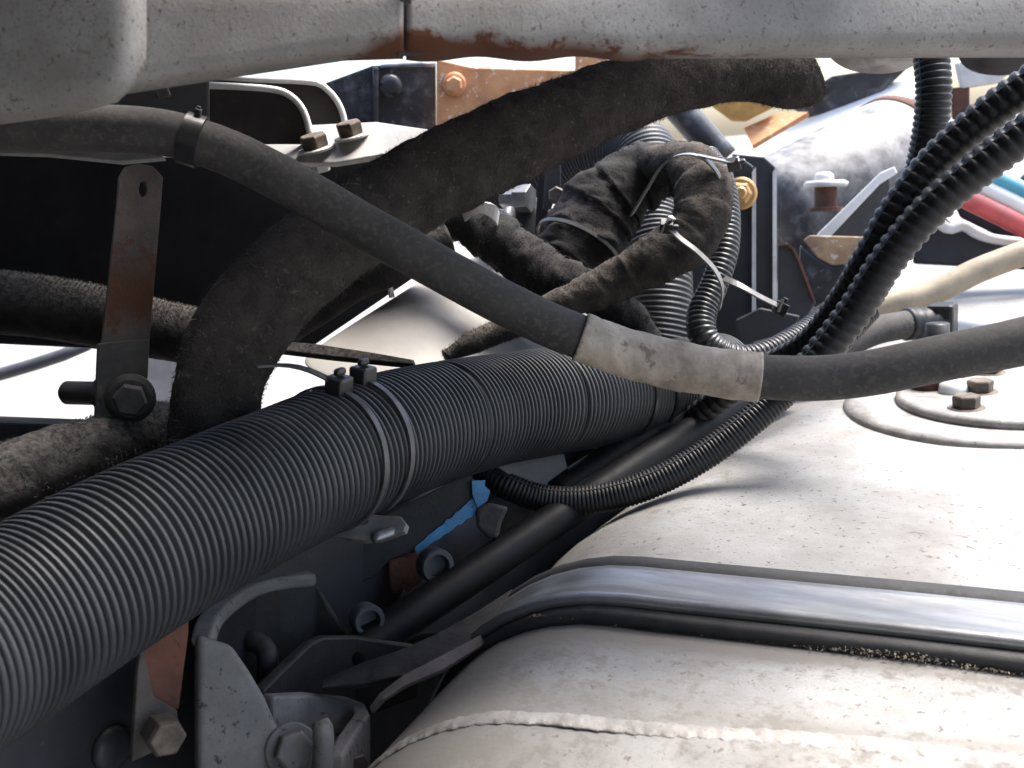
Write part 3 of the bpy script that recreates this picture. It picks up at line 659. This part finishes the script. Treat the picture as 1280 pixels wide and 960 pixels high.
t = thing('taped_harness', 'short taped branch dropping from the bundle behind the pale sleeve', 'harness', at(780, 400, 1.14))
obj('wrap', tube(hD, .0022, 32, lump(.12, 55, .08, .03, 4)), M['cloth'], t)
tag(obj('fibre', fuzz(hD, 3000, .005, .0002, 1.0, seed=14), M['clothfib'], t, smooth=False), kind='stuff')
def loop_tie(label, keys, w, m, head, hax, tail=None):
    """cable tie following a path round a bundle"""
    pts = [p for p, r, s in smooth_path([(at(*k), 1) for k in keys], .004)]
    t = thing('cable_tie', label, 'cable tie', pts[0])
    cen = sum(pts, V(0, 0, 0)) / len(pts) + RZ * 0
    obj('band', ribbon(pts, lambda i, tg: hax, w, .0016), m, t, smooth=False)
    q = at(*head); vw = -at(head[0], head[1], 1).normalized(); u = (pts[-1] - pts[-2]).normalized(); s = vw.cross(u).normalized()
    obj('head', merge(box(q, u, s, u.cross(s), .011, .012, .009), box(q + s * .008, u, s, u.cross(s), .0045, .006, .004)), M['tie'], t, smooth=False, bevel=.001)
    if tail: obj('tail', ribbon([p for p, r, s in smooth_path([(at(*k), 1) for k in tail], .004)], lambda i, tg: hax, w * .9, .0014), m, t, smooth=False)
    return t
vA = at(860, 260, 1).normalized()
loop_tie('pale cable tie looped over the top of the brown harness loop', [(790, 268, 1.06), (808, 238, 1.03), (828, 207, 1.01), (850, 194, 1.0), (875, 196, 1.0), (896, 215, 1.0), (908, 248, 1.02), (914, 272, 1.04)], .0085, M['tiepale'], (917, 205, 1.0), (vA + V(.25, .3, .2)).normalized(), [(872, 194, 1.0), (895, 199, .998), (917, 203, .998), (922, 196, .995)])
loop_tie('cable tie strapping the brown harness to the satin conduit', [(836, 284, .975), (850, 298, .972), (872, 315, .968), (893, 337, .965), (903, 360, .97), (900, 385, .99)], .0068, M['tiepale'], (833, 283, .975), (vA + V(.3, .2, .5)).normalized(), [(826, 292, .97), (834, 276, .97), (842, 272, .975)])
loop_tie('cable tie with a long tail clipped to the black plate', [(905, 348, .99), (925, 357, .98), (950, 371, .98), (976, 384, .985)], .0062, M['tiepale'], (976, 386, .985), (vA + V(0, .1, .9)).normalized(), [(972, 390, .98), (978, 374, .98)])
kc = kp((884, 196, 1.13, .013), (900, 222, 1.10, .0135), (908, 260, 1.08, .0135), (907, 310, 1.06, .0135), (893, 355, 1.05, .0138), (878, 390, 1.04, .0145), (878, 418, 1.03, .0145), (896, 438, 1.03, .0135), (930, 447, 1.03, .012), (975, 432, 1.05, .0115), (1030, 396, 1.10, .0115), (1080, 350, 1.16, .0115))
tag(obj('satin_conduit', tube(kc, .0009, 24, rib(.0052, .0013, .6)), M['hose_shiny']), 'satin grey-black ribbed conduit curling under the brown harness', 'conduit')
kd = kp((900, 462, 1.03, .011), (945, 452, 1.05, .011), (985, 432, 1.08, .011), (1040, 392, 1.14, .011), (1100, 330, 1.22, .011))
tag(obj('small_conduit', tube(kd, .0009, 20, rib(.0052, .0013, .6)), M['hose_shiny']), 'thin ribbed conduit running beside the satin one towards the looms', 'conduit')

# valve block and fittings behind the felt
vb = thing('air_valve', 'dark valve with pale hex fittings behind the felt strip', 'valve', at(640, 290, 1.22))
obj('valve_body', tube(kp((640, 350, 1.24, .02), (655, 300, 1.24, .03), (665, 270, 1.24, .028), (668, 250, 1.24, .018)), .006, 20), M['cavity'], vb)
obj('hex_fitting', merge(lathe(at(664, 248, 1.2), V(-1, -.1, .05), [(0, .016), (.018, .016), (.0185, .011), (.036, .011)], 6)), M['steel'], vb, smooth=False, bevel=.0008)
obj('end_fitting', lathe(at(640, 276, 1.18), V(-1, -.3, .12), [(0, .016), (.006, .016), (.0065, .0125), (.035, .0125)], 20), M['steel'], vb)
obj('pale_tube', tube(kp((530, 300, 1.12, .014), (560, 288, 1.12, .014), (585, 280, 1.13, .012)), .005, 16), M['galv'], vb)
obj('collar', ribbon([at(600 + 22 * math.cos(a), 275 + 16 * math.sin(a), 1.055 + .03 * math.sin(a)) for a in [math.radians(200 + 16 * k) for k in range(11)]], lambda i, t: V(.3, -.3, .8), .012, .002), M['galv'], vb, smooth=False)
sbk = thing('slotted_bracket', 'upright black bracket with a bent tab above the valve', 'bracket', at(690, 300, 1.2))
obj('upright', plate_px([(677, 150), (690, 160), (684, 300), (668, 300)], at(680, 240, 1.19), at(680, 240, 1), .006), M['cavity'], sbk, smooth=False, bevel=.001)
obj('tab', plate_px([(682, 212), (701, 205), (701, 235), (688, 262), (678, 262)], at(690, 235, 1.175), at(690, 235, 1), .004), M['greyplate'], sbk, smooth=False, bevel=.001)
obj('back_plate', plate_px([(682, 170), (702, 160), (702, 205), (680, 214)], at(690, 190, 1.21), at(690, 235, 1), .004), M['greyplate'], sbk, smooth=False, bevel=.001)
obj('nut', lathe(at(697, 246, 1.165), V(.4, -1, .3), [(0, .010), (.009, .010), (.011, .008)], 6), M['darksteel'], sbk, smooth=False)

# ------------------------------------------------------------------ split looms on the right
def loom(name, label, keys, pitch=.0098, amp=.0014):
    t = thing(name, label, 'loom', keys[len(keys) // 2][0])
    obj('wall', tube(keys, pitch / 7, 22, rib(pitch, amp, .64)), M['loom'], t)
    path = smooth_path(keys, .003); T, N, B = frames(path)
    pts, ax = [], []
    for i, (p, r, s) in enumerate(path):
        vw = (-p).normalized(); side = T[i].cross(vw).normalized()
        o = (vw * .75 + side * .66).normalized(); o = (o - T[i] * o.dot(T[i])).normalized()
        pts.append(p + o * (r * .965)); ax.append(o)
    m_ = len(pts)
    obj('slit_lip', ribbon(pts, lambda i, tg: tg.cross(ax[i]),   .0012, .0012), M['hose_shiny'], t, smooth=False)
    return t
loom('split_loom', 'corrugated split loom dropping straight down from under the panel', kp((1158, 20, .94, .0155), (1164, 70, .94, .0155), (1167, 120, .94, .0155), (1160, 180, .95, .0155), (1148, 230, .965, .0152), (1128, 290, .985, .016), (1085, 370, 1.01, .015)), .0058, .0012)
loom('split_loom', 'upper of the two curving split looms crossing the drop loom', kp((1400, 28, .80, .0155), (1290, 103, .83, .0150), (1230, 147, .85, .0150), (1170, 201, .87, .0150), (1122, 262, .885, .0148), (1090, 318, .90, .0146), (1056, 375, .935, .0145), (1008, 432, .97, .0135), (940, 470, 1.02, .013), (870, 520, 1.06, .013)), .0092)
loom('split_loom', 'lower of the two curving split looms, ending at the rubber hose', kp((1400, 92, .78, .0150), (1300, 155, .81, .0150), (1230, 206, .83, .0150), (1165, 260, .85, .0150), (1112, 322, .87, .0150), (1066, 392, .89, .0150), (1014, 457, .905, .0148), (978, 488, .915, .0145)), .0092)
loom('split_loom', 'thin finely ribbed loom sweeping down below the ribbed hose above the tank', kp((1085, 385, .945, .0125), (1040, 432, .935, .0130), (960, 508, .925, .0132), (885, 566, .925, .0132), (810, 606, .925, .0130), (740, 624, .93, .0126), (680, 623, .935, .0124), (630, 606, .94, .0122), (604, 588, .96, .012)), .0036, .0007)

# ------------------------------------------------------------------ pipes and plates between hose and tank
pk = kp((985, 470, 1.16, .0155), (900, 520, 1.08, .0155), (800, 580, 1.0, .0155), (700, 645, .93, .0152), (600, 712, .87, .0150), (520, 765, .825, .0148), (430, 825, .78, .0145))
tag(obj('smooth_pipe', tube(pk, .01, 24), M['pipe']), 'smooth black pipe running down between the frame rail and tank', 'pipe')
p2 = kp((985, 445, 1.2, .016), (900, 492, 1.12, .016), (800, 550, 1.04, .016), (740, 590, 1.0, .016), (690, 622, .97, .016))
tag(obj('smooth_pipe', tube(p2, .01, 24), M['pipe']), 'second smooth black pipe tucked above the split loom', 'pipe')
gp = thing('guard_plate', 'scuffed blue-grey guard plate under the black pipes', 'plate', at(650, 700, .95))
GPN = V(.94, -.2, .28).normalized(); GPP = at(640, 690, .96)
obj('plate', plate_px([(520, 690), (600, 640), (640, 595), (720, 560), (860, 560), (800, 640), (740, 690), (640, 745), (560, 790), (480, 800)], GPP, -GPN, .006), M['greyplate'], gp, smooth=False, bevel=.001)
obj('bent_lip', sheet_cols := plate_px([(620, 582), (670, 560), (702, 556), (712, 592), (690, 614), (645, 600)], GPP + GPN * .03, -GPN, .004), M['greyplate'], gp, smooth=False, bevel=.001)
# black box with blue tape
bx = thing('battery_tray', 'black box edge with torn blue tape under the ribbed hose', 'box', at(520, 680, .86))
BXP, BXN = at(540, 650, .875), V(.75, -.6, .15).normalized()
obj('side', plate_px([(395, 690), (470, 650), (585, 592), (600, 606), (590, 640), (520, 688), (488, 700), (470, 720), (430, 740)], BXP, -BXN, .01), M['bracket_dark'], bx, smooth=False, bevel=.001)
def torn(x0, y0, x1, y1, n, w0, w1, seed):
    rnd = random.Random(seed); a, b = [], []
    for k in range(n + 1):
        t_ = k / n; x = x0 + (x1 - x0) * t_; y = y0 + (y1 - y0) * t_; w = w0 + (w1 - w0) * t_
        a.append((x + rnd.uniform(-2, 2), y - w * rnd.uniform(.4, .7))); b.append((x + w * .2, y + w * rnd.uniform(.4, .6)))
    return a + b[::-1]
obj('blue_tape', plate_px(torn(519, 688, 596, 628, 14, 8, 20, 4), BXP + BXN * .0012, BXN, .0006), M['blue'], bx, smooth=False)
obj('blue_tape', plate_px([(589, 601), (606, 600), (605, 607), (612, 613), (608, 626), (596, 634), (590, 618)], BXP + BXN * .0024, BXN, .002), M['blue'], bx, smooth=False)
rb = thing('rubber_grommet', 'dull rubber block hanging below the loom end by the blue tape', 'grommet', at(615, 650, .9))
obj('block', plate_px([(594, 636), (612, 628), (636, 634), (628, 650), (622, 674), (610, 672), (596, 660)], at(615, 650, .88), at(615, 650, 1), .025), M['rubber'], rb, smooth=False, bevel=.003)
# slotted steel lug
lu = thing('slotted_lug', 'bare steel lug with a slot under the tied part of the ribbed hose', 'lug', at(450, 660, .80))
LN = V(.25, -.72, .64).normalized(); LP = at(450, 658, .735)
def ring_plate(outer, inner, p0, n, t):
    bm = bmesh.new()
    ov = [bm.verts.new(hit(*q, p0, n)) for q in outer]; iv = [bm.verts.new(hit(*q, p0, n)) for q in inner]
    es = [bm.edges.new((v[i], v[(i + 1) % len(v)])) for v in (ov, iv) for i in range(len(v))]
    bmesh.ops.triangle_fill(bm, use_beauty=True, edges=es)
    r = bmesh.ops.extrude_face_region(bm, geom=list(bm.faces))
    for v in [e for e in r['geom'] if isinstance(e, bmesh.types.BMVert)]: v.co += n * t
    bm.verts.index_update()
    vf = ([v.co.copy() for v in bm.verts], [tuple(v.index for v in f.verts) for f in bm.faces]); bm.free(); return vf
obj('tongue', ring_plate([(360, 655), (420, 640), (500, 645), (508, 655), (505, 664), (468, 674), (455, 676), (380, 664)], [(447 + 13 * math.cos(a), 652 + 5 * math.sin(a)) for a in [2 * math.pi * k / 14 for k in range(14)]], LP, LN, -.007), M['lugsteel'], lu, smooth=False, bevel=.0012)
obj('rolled_end', tube(kp((466, 674, .725, .0042), (486, 667, .730, .0045), (506, 659, .735, .0042)), .004, 14), M['steel'], lu)
# rings on the rail
for px, py, r, lab in ((540, 705, .014, 'worn bolt collar against the rail beside the blue tape'), (455, 772, .012, 'worn bolt collar above the cast bracket')):
    c = at(px, py, .86 if px > 500 else .80); ax = V(.85, -.5, .15).normalized()
    o = thing('bolt_collar', lab, 'collar', c)
    prof = [(0, r), (.012, r), (.014, r * .92), (.014, r * .68), (.006, r * .62), (.006, r * .1)]
    obj('collar', lathe(c, ax, prof, 28), M['greyplate'], o, smooth=False)
sr = tag(obj('rusty_stub', plate_px([(482, 695), (520, 690), (525, 720), (500, 745), (484, 735)], at(500, 715, .885), V(.75, -.6, .1), .012), M['rust'], smooth=False, bevel=.002), 'flaking rusty plate stub below the blue tape', 'plate')
# strap tongue reaching down to the bracket
ss = thing('strap_tail', 'dark tapered strap tail running from the tank strap to the cast bracket', 'strap', at(500, 830, .72))
sheet([(at(640, 738, .80), at(652, 770, .775)), (at(590, 770, .77), at(600, 800, .745)), (at(545, 795, .745), at(556, 826, .715)), (at(500, 815, .725), at(505, 846, .70)), (at(450, 832, .715), at(450, 858, .695)), (at(405, 852, .71), at(402, 862, .695))], M['bracket_dark'], 'tail', ss, .004)
sheet([(at(600, 795, .735), at(606, 806, .73)), (at(550, 822, .70), at(556, 838, .69)), (at(505, 845, .685), at(508, 858, .68)), (at(475, 868, .675), at(480, 876, .67)), (at(462, 885, .67), at(466, 892, .67))], M['rustbar'], 'rusty_edge', ss, .004)

# ------------------------------------------------------------------ cast tank bracket
cb = thing('tank_bracket', 'grey cast bracket with a big hex bolt holding the tank to the rail', 'bracket', at(340, 960, .66))
FN = (at(310, 880, 1).normalized() + V(-.35, 0, 0)).normalized(); FPt = at(300, 880, .655)
obj('face', plate_px([(247, 792), (268, 800), (290, 806), (312, 838), (332, 872), (346, 905), (360, 925), (400, 925), (425, 1000), (415, 1060), (247, 1060)], FPt, FN, .016), M['casting'], cb, smooth=False, bevel=.004, seg=4)
WALL = [(at(285, 755, .72), at(285, 980, .72)), (at(312, 738, .755), at(312, 950, .755)), (at(345, 728, .78), at(345, 920, .78)), (at(391, 723, .80), at(391, 860, .80)), (at(412, 756, .80), at(412, 840, .80)), (at(438, 795, .80), at(438, 820, .80))]
sheet([(at(262, 783, .672), at(262, 1000, .672))] + WALL, M['bracket_dark'], 'side_wall', cb, .010, .002, False)  # dark version of the casting paints the shade inside the bracket
RIM = [hit(256, 806, FPt, FN) + FN * .008, at(259, 784, .672), at(268, 771, .69), WALL[0][0], WALL[1][0], WALL[2][0], WALL[3][0]]
obj('rim', ribbon([p for p, r, s in smooth_path([(p, 1) for p in RIM], .006)], lambda i, t: V(0, 0, 1).cross(t), .0145, .010), M['casting'], cb, smooth=False, bevel=.003, seg=3)
sheet([(at(322, 862, .69), at(322, 1000, .69)), (at(352, 832, .715), at(352, 980, .715)), (at(384, 802, .74), at(384, 950, .74)), (at(400, 795, .75), at(400, 930, .75)), (at(440, 794, .775), at(440, 900, .775)), (at(520, 806, .80), at(520, 870, .80))], M['bracket_dark'], 'divider', cb, .009, .002, False)  # inner wall darkened the same way for the recess shade
obj('inner_boss', tube(kp((300, 806, .745, .007), (314, 802, .74, .0075), (332, 812, .735, .0075), (336, 850, .735, .0075)), .005, 14), M['bracket_dark'], cb)
sheet([(at(334, 868, .672), at(334, 935, .672)), (at(380, 866, .70), at(380, 940, .70)), (at(430, 872, .712), at(430, 960, .712)), (at(448, 880, .708), at(448, 970, .708)), (at(452, 892, .695), at(452, 990, .695)), (at(432, 920, .665), at(432, 1010, .665)), (at(418, 945, .645), at(418, 1030, .645)), (at(412, 990, .64), at(412, 1060, .64))], M['casting'], 'tray', cb, .011, .003, False)
bp0 = hit(364, 937, FPt, FN)
bolt(bp0, -FN, .0125, M['casting'], cb, h=.010, rot=.5)
obj('lug', tube([(at(400, 902, .650), .0055), (at(404, 915, .648), .0065), (at(404, 950, .645), .0065), (at(402, 990, .645), .0065)], .004, 14), M['casting'], cb)
bolt(at(440, 955, .672), V(.95, -.2, .1), .008, M['darksteel'], cb, h=.008, washer=False)

# rusty strap with bolt on the rail
rs = thing('rusty_strap', 'narrow rust-brown strap bolted to the rail below the ribbed hose', 'strap', at(200, 940, .63))
RN = V(.97, -.22, 0).normalized(); RP = at(200, 860, .64)
obj('strap', plate_px([(190, 740), (236, 715), (236, 790), (224, 885), (205, 895), (180, 890), (176, 830)], RP, -RN, .004), M['rust'], rs, smooth=False, bevel=.0006)
obj('foot', plate_px([(172, 838), (178, 800), (192, 870), (222, 888), (226, 925), (165, 953)], RP + RN * .004, -RN, .004), M['rustbar'], rs, smooth=False, bevel=.0008)
bc2 = at(198, 912, .628); ax2 = V(.93, -.36, .05).normalized()
bolt(bc2, ax2, .0115, M['rustbolt'], rs, h=.018, washer=False)

# ------------------------------------------------------------------ things standing in the light on the right
ap = thing('angle_post', 'black angle post with a gold bolt right of the bundle', 'post', at(940, 400, 1.42))
AN = at(935, 300, 1).normalized()
obj('front_web', plate_px([(880, 196), (928, 198), (942, 208), (943, 430), (860, 440), (860, 300)], at(920, 300, 1.40), AN, .008), M['black'], ap, smooth=False, bevel=.002)
obj('back_web', plate_px([(915, 192), (955, 196), (969, 208), (969, 420), (930, 430)], at(940, 300, 1.46), AN, .008), M['black'], ap, smooth=False, bevel=.002)
obj('rim_light_strip', plate_px([(966, 215), (971, 208), (971, 400), (966, 400)], at(968, 300, 1.44), AN, .03), M['galv'], ap, smooth=False)  # pale strips paint the rim light down both post edges
obj('rim_light_strip', plate_px([(940, 215), (945, 208), (945, 400), (940, 400)], at(943, 300, 1.385), AN, .02), M['galv'], ap, smooth=False)
c = at(926, 242, 1.38)
obj('bolt', merge(lathe(c, -AN, [(0, .021), (.004, .021), (.006, .018)], 28), lathe(c - AN * .006, -AN, [(0, .0145), (.008, .0145), (.010, .011)], 6, .4), lathe(c - AN * .014, -AN, [(0, .008), (.010, .008), (.012, .006)], 16)), M['gold'], ap, smooth=False, bevel=.0006)
# diagonal tube, timber, speckled plate
dt = tag(obj('diagonal_strut', tube(kp((835, 120, 1.55, .022), (870, 160, 1.55, .022), (905, 200, 1.55, .022)), .02, 16), M['gloss']), 'short black diagonal strut above the angle post', 'strut')
tm = thing('timber_block', 'ochre timber offcut in the sunlight below the felt end', 'timber', at(925, 140, 2.2))
obj('block', plate_px([(888, 132), (940, 108), (968, 122), (972, 132), (932, 152), (915, 152)], at(925, 130, 2.2), at(925, 130, 1), .05), M['yellow'], tm, smooth=False, bevel=.004)
rl = thing('rear_rail', 'white lit rear rail slanting away beyond the angle post', 'rail', at(1000, 240, 2.2))
obj('top_face', plate_px([(885, 262), (935, 170), (985, 160), (1140, 90), (1150, 118), (1090, 150), (972, 228), (968, 250)], at(1030, 180, 2.2), V(-.1, -.55, .8), -.02), M['white'], rl, smooth=False, bevel=.003)
obj('pink_edge', plate_px([(930, 160), (975, 140), (1010, 140), (940, 182)], at(970, 160, 2.18), V(-.1, -.55, .8), -.01), M['orange'], rl, smooth=False)
spk = tag(obj('speckled_plate', plate_px([(985, 132), (1040, 95), (1140, 80), (1100, 118), (1010, 148)], at(1060, 110, 2.25), at(1060, 110, 1), .02), M['gloss'], smooth=False, bevel=.003), 'speckled black plate just right of the felt end', 'plate')
# black air reservoir
ar = thing('air_reservoir', 'glossy black reservoir with a rust-stained end beyond the angle post', 'reservoir', at(1050, 300, 2.0))
ra, rb2 = at(955, 290, 1.98), at(1128, 195, 2.15); rax = (rb2 - ra)
obj('shell', lathe(ra, rax, [(-.02, .05), (0, .105), (.02, .125), (rax.length - .02, .125), (rax.length, .12), (rax.length + .02, .06)], 48), M['reservoir'], ar)
obj('end_band', lathe(ra + rax.normalized() * (rax.length - .03), rax, [(0, .126), (.004, .128), (.02, .128), (.024, .126)], 48), M['rust'], ar)
# spool bolt, channel, brown block
sb = thing('spool_bolt', 'rusty spool bolt with white glare discs on the reservoir bracket', 'bolt', at(1030, 262, 1.75))
obj('spool', lathe(at(1032, 264, 1.75), V(0, .1, 1), [(0, .028), (.006, .028), (.007, .018), (.040, .018), (.041, .026), (.046, .026)], 20), M['rust'], sb, smooth=False)
obj('glare_disc', merge(lathe(at(1032, 234, 1.75), V(0, .1, 1), [(0, .034), (.007, .036), (.010, .030)], 28), lathe(at(1030, 228, 1.75), V(0, .1, 1), [(0, .016), (.012, .015), (.016, .010)], 20)), M['galv'], sb)  # white discs stand in for the glare round the spool
ch = thing('channel_arm', 'white-edged grey channel arm slanting behind the looms', 'arm', at(1060, 280, 1.6))
obj('web', plate_px([(1022, 300), (1100, 222), (1112, 214), (1112, 300), (1090, 305)], at(1070, 265, 1.62), at(1070, 265, 1), .008), M['greyplate'], ch, smooth=False, bevel=.001)
obj('edge', plate_px([(1020, 294), (1100, 216), (1118, 208), (1122, 216), (1100, 230), (1034, 300)], at(1070, 265, 1.60), at(1070, 265, 1), .02), M['white'], ch, smooth=False, bevel=.002)
bk = thing('brown_block', 'brown-topped black block below the channel arm', 'block', at(1040, 360, 1.55))
obj('top', plate_px([(1004, 300), (1012, 294), (1082, 296), (1080, 328), (1040, 332), (1022, 322)], at(1040, 310, 1.54), at(1040, 310, 1), .03), M['brownblock'], bk, smooth=False, bevel=.002)
obj('body', plate_px([(1000, 306), (1020, 322), (1040, 333), (1080, 330), (1060, 360), (1018, 385), (998, 350)], at(1030, 340, 1.55), at(1030, 340, 1), .05), M['gloss'], bk, smooth=False, bevel=.003)
cp = thing('curved_plate', 'small black plate with a rounded corner beside the angle post', 'plate', at(985, 390, 1.5))
obj('plate', plate_px([(972, 306), (985, 304), (994, 312), (1020, 378), (1000, 410), (972, 410)], at(985, 350, 1.5), at(985, 350, 1), .008), M['black'], cp, smooth=False, bevel=.002)
obj('edge', ribbon([at(x, y, 1.49) for x, y in ((972, 306), (984, 305), (992, 311), (1000, 328), (1018, 376))], lambda i, t: at(985, 350, 1), .012, .003), M['rust'], cp, smooth=False)
# wedge plate down by the tank edge
wp = tag(obj('wedge_plate', plate_px([(920, 400), (950, 385), (1000, 395), (990, 415), (925, 432)], at(950, 405, 1.35), V(.3, -.9, .2), .01), M['black'], smooth=False, bevel=.002), 'dark wedge plate behind the tailed cable tie', 'plate')
# disc under the panel, air lines and clutter top right
dc = tag(obj('brake_disc_cover', lathe(at(1096, 60, 1.1), V(-.05, -.35, -.95), [(0, .046), (.008, .046), (.012, .040), (.012, .012), (.015, .010)], 40), M['ring']), 'round pale cover peeking below the panel by the drop loom', 'cover')
for nm, lab, m, ks, r in (('air_line', 'red air line passing behind the looms', 'redline', ((1150, 222), (1200, 244), (1250, 268), (1330, 305), (1480, 350), (1700, 380)), .017),
                          ('air_line', 'pale air line lying between the red and blue ones', 'white', ((1160, 208), (1210, 226), (1260, 250), (1340, 288), (1490, 335), (1700, 365)), .015),
                          ('air_line', 'blue air line passing behind the looms', 'blueline', ((1180, 196), (1220, 214), (1270, 236), (1340, 268), (1500, 318), (1700, 348)), .016)):
    tag(obj(nm, tube(kp(*[(x, y, 1.7, r) for x, y in ks]), .02, 16), M[m]), lab, 'air line')
ck = thing('cable_carrier', 'black scalloped cable carrier under the red air line', 'carrier', at(1200, 300, 1.75))
obj('body', plate_px([(1150, 262), (1172, 262), (1186, 276), (1200, 286), (1216, 282), (1232, 294), (1262, 300), (1330, 306), (1330, 340), (1140, 330)], at(1210, 300, 1.76), at(1210, 300, 1), .05), M['black'], ck, smooth=False, bevel=.006)
obj('scallop', tube(kp((1162, 262, 1.74, .007), (1172, 276, 1.74, .009), (1186, 286, 1.74, .009), (1204, 282, 1.74, .009), (1222, 292, 1.74, .009), (1250, 300, 1.74, .008), (1330, 308, 1.74, .008)), .008, 12), M['white'], ck)
obj('upper', plate_px([(1186, 238), (1290, 290), (1330, 320), (1250, 296), (1200, 272)], at(1230, 275, 1.78), at(1230, 275, 1), .04), M['cavity'], ck, smooth=False, bevel=.004)
sa = thing('hub_assembly', 'rust-streaked pale hub assembly under the right end of the panel', 'hub', at(1220, 150, 1.7))
obj('hub_face', plate_px([(1192, 78), (1235, 70), (1262, 90), (1250, 104), (1200, 112)], at(1220, 95, 1.72), at(1220, 95, 1), .05), M['galv'], sa, smooth=False, bevel=.006)
obj('rust_post', plate_px([(1188, 110), (1212, 108), (1212, 150), (1190, 150)], at(1200, 130, 1.74), at(1200, 130, 1), .03), M['rust'], sa, smooth=False, bevel=.003)
obj('barrel', tube(kp((1190, 175, 1.78, .03), (1240, 165, 1.78, .035), (1330, 140, 1.78, .035)), .02, 20, rib(.03, .006)), M['greyplate'], sa)
obj('flange', lathe(at(1262, 52, 1.35), V(.1, -.5, -.85), [(0, .06), (.01, .06), (.012, .045), (.02, .045), (.022, .02)], 32), M['bracket_dark'], sa)
for px, py in ((1222, 152), (1244, 178), (1262, 150)): bolt(at(px, py, 1.70), -at(px, py, 1), .014, M['galv'], sa, h=.02)
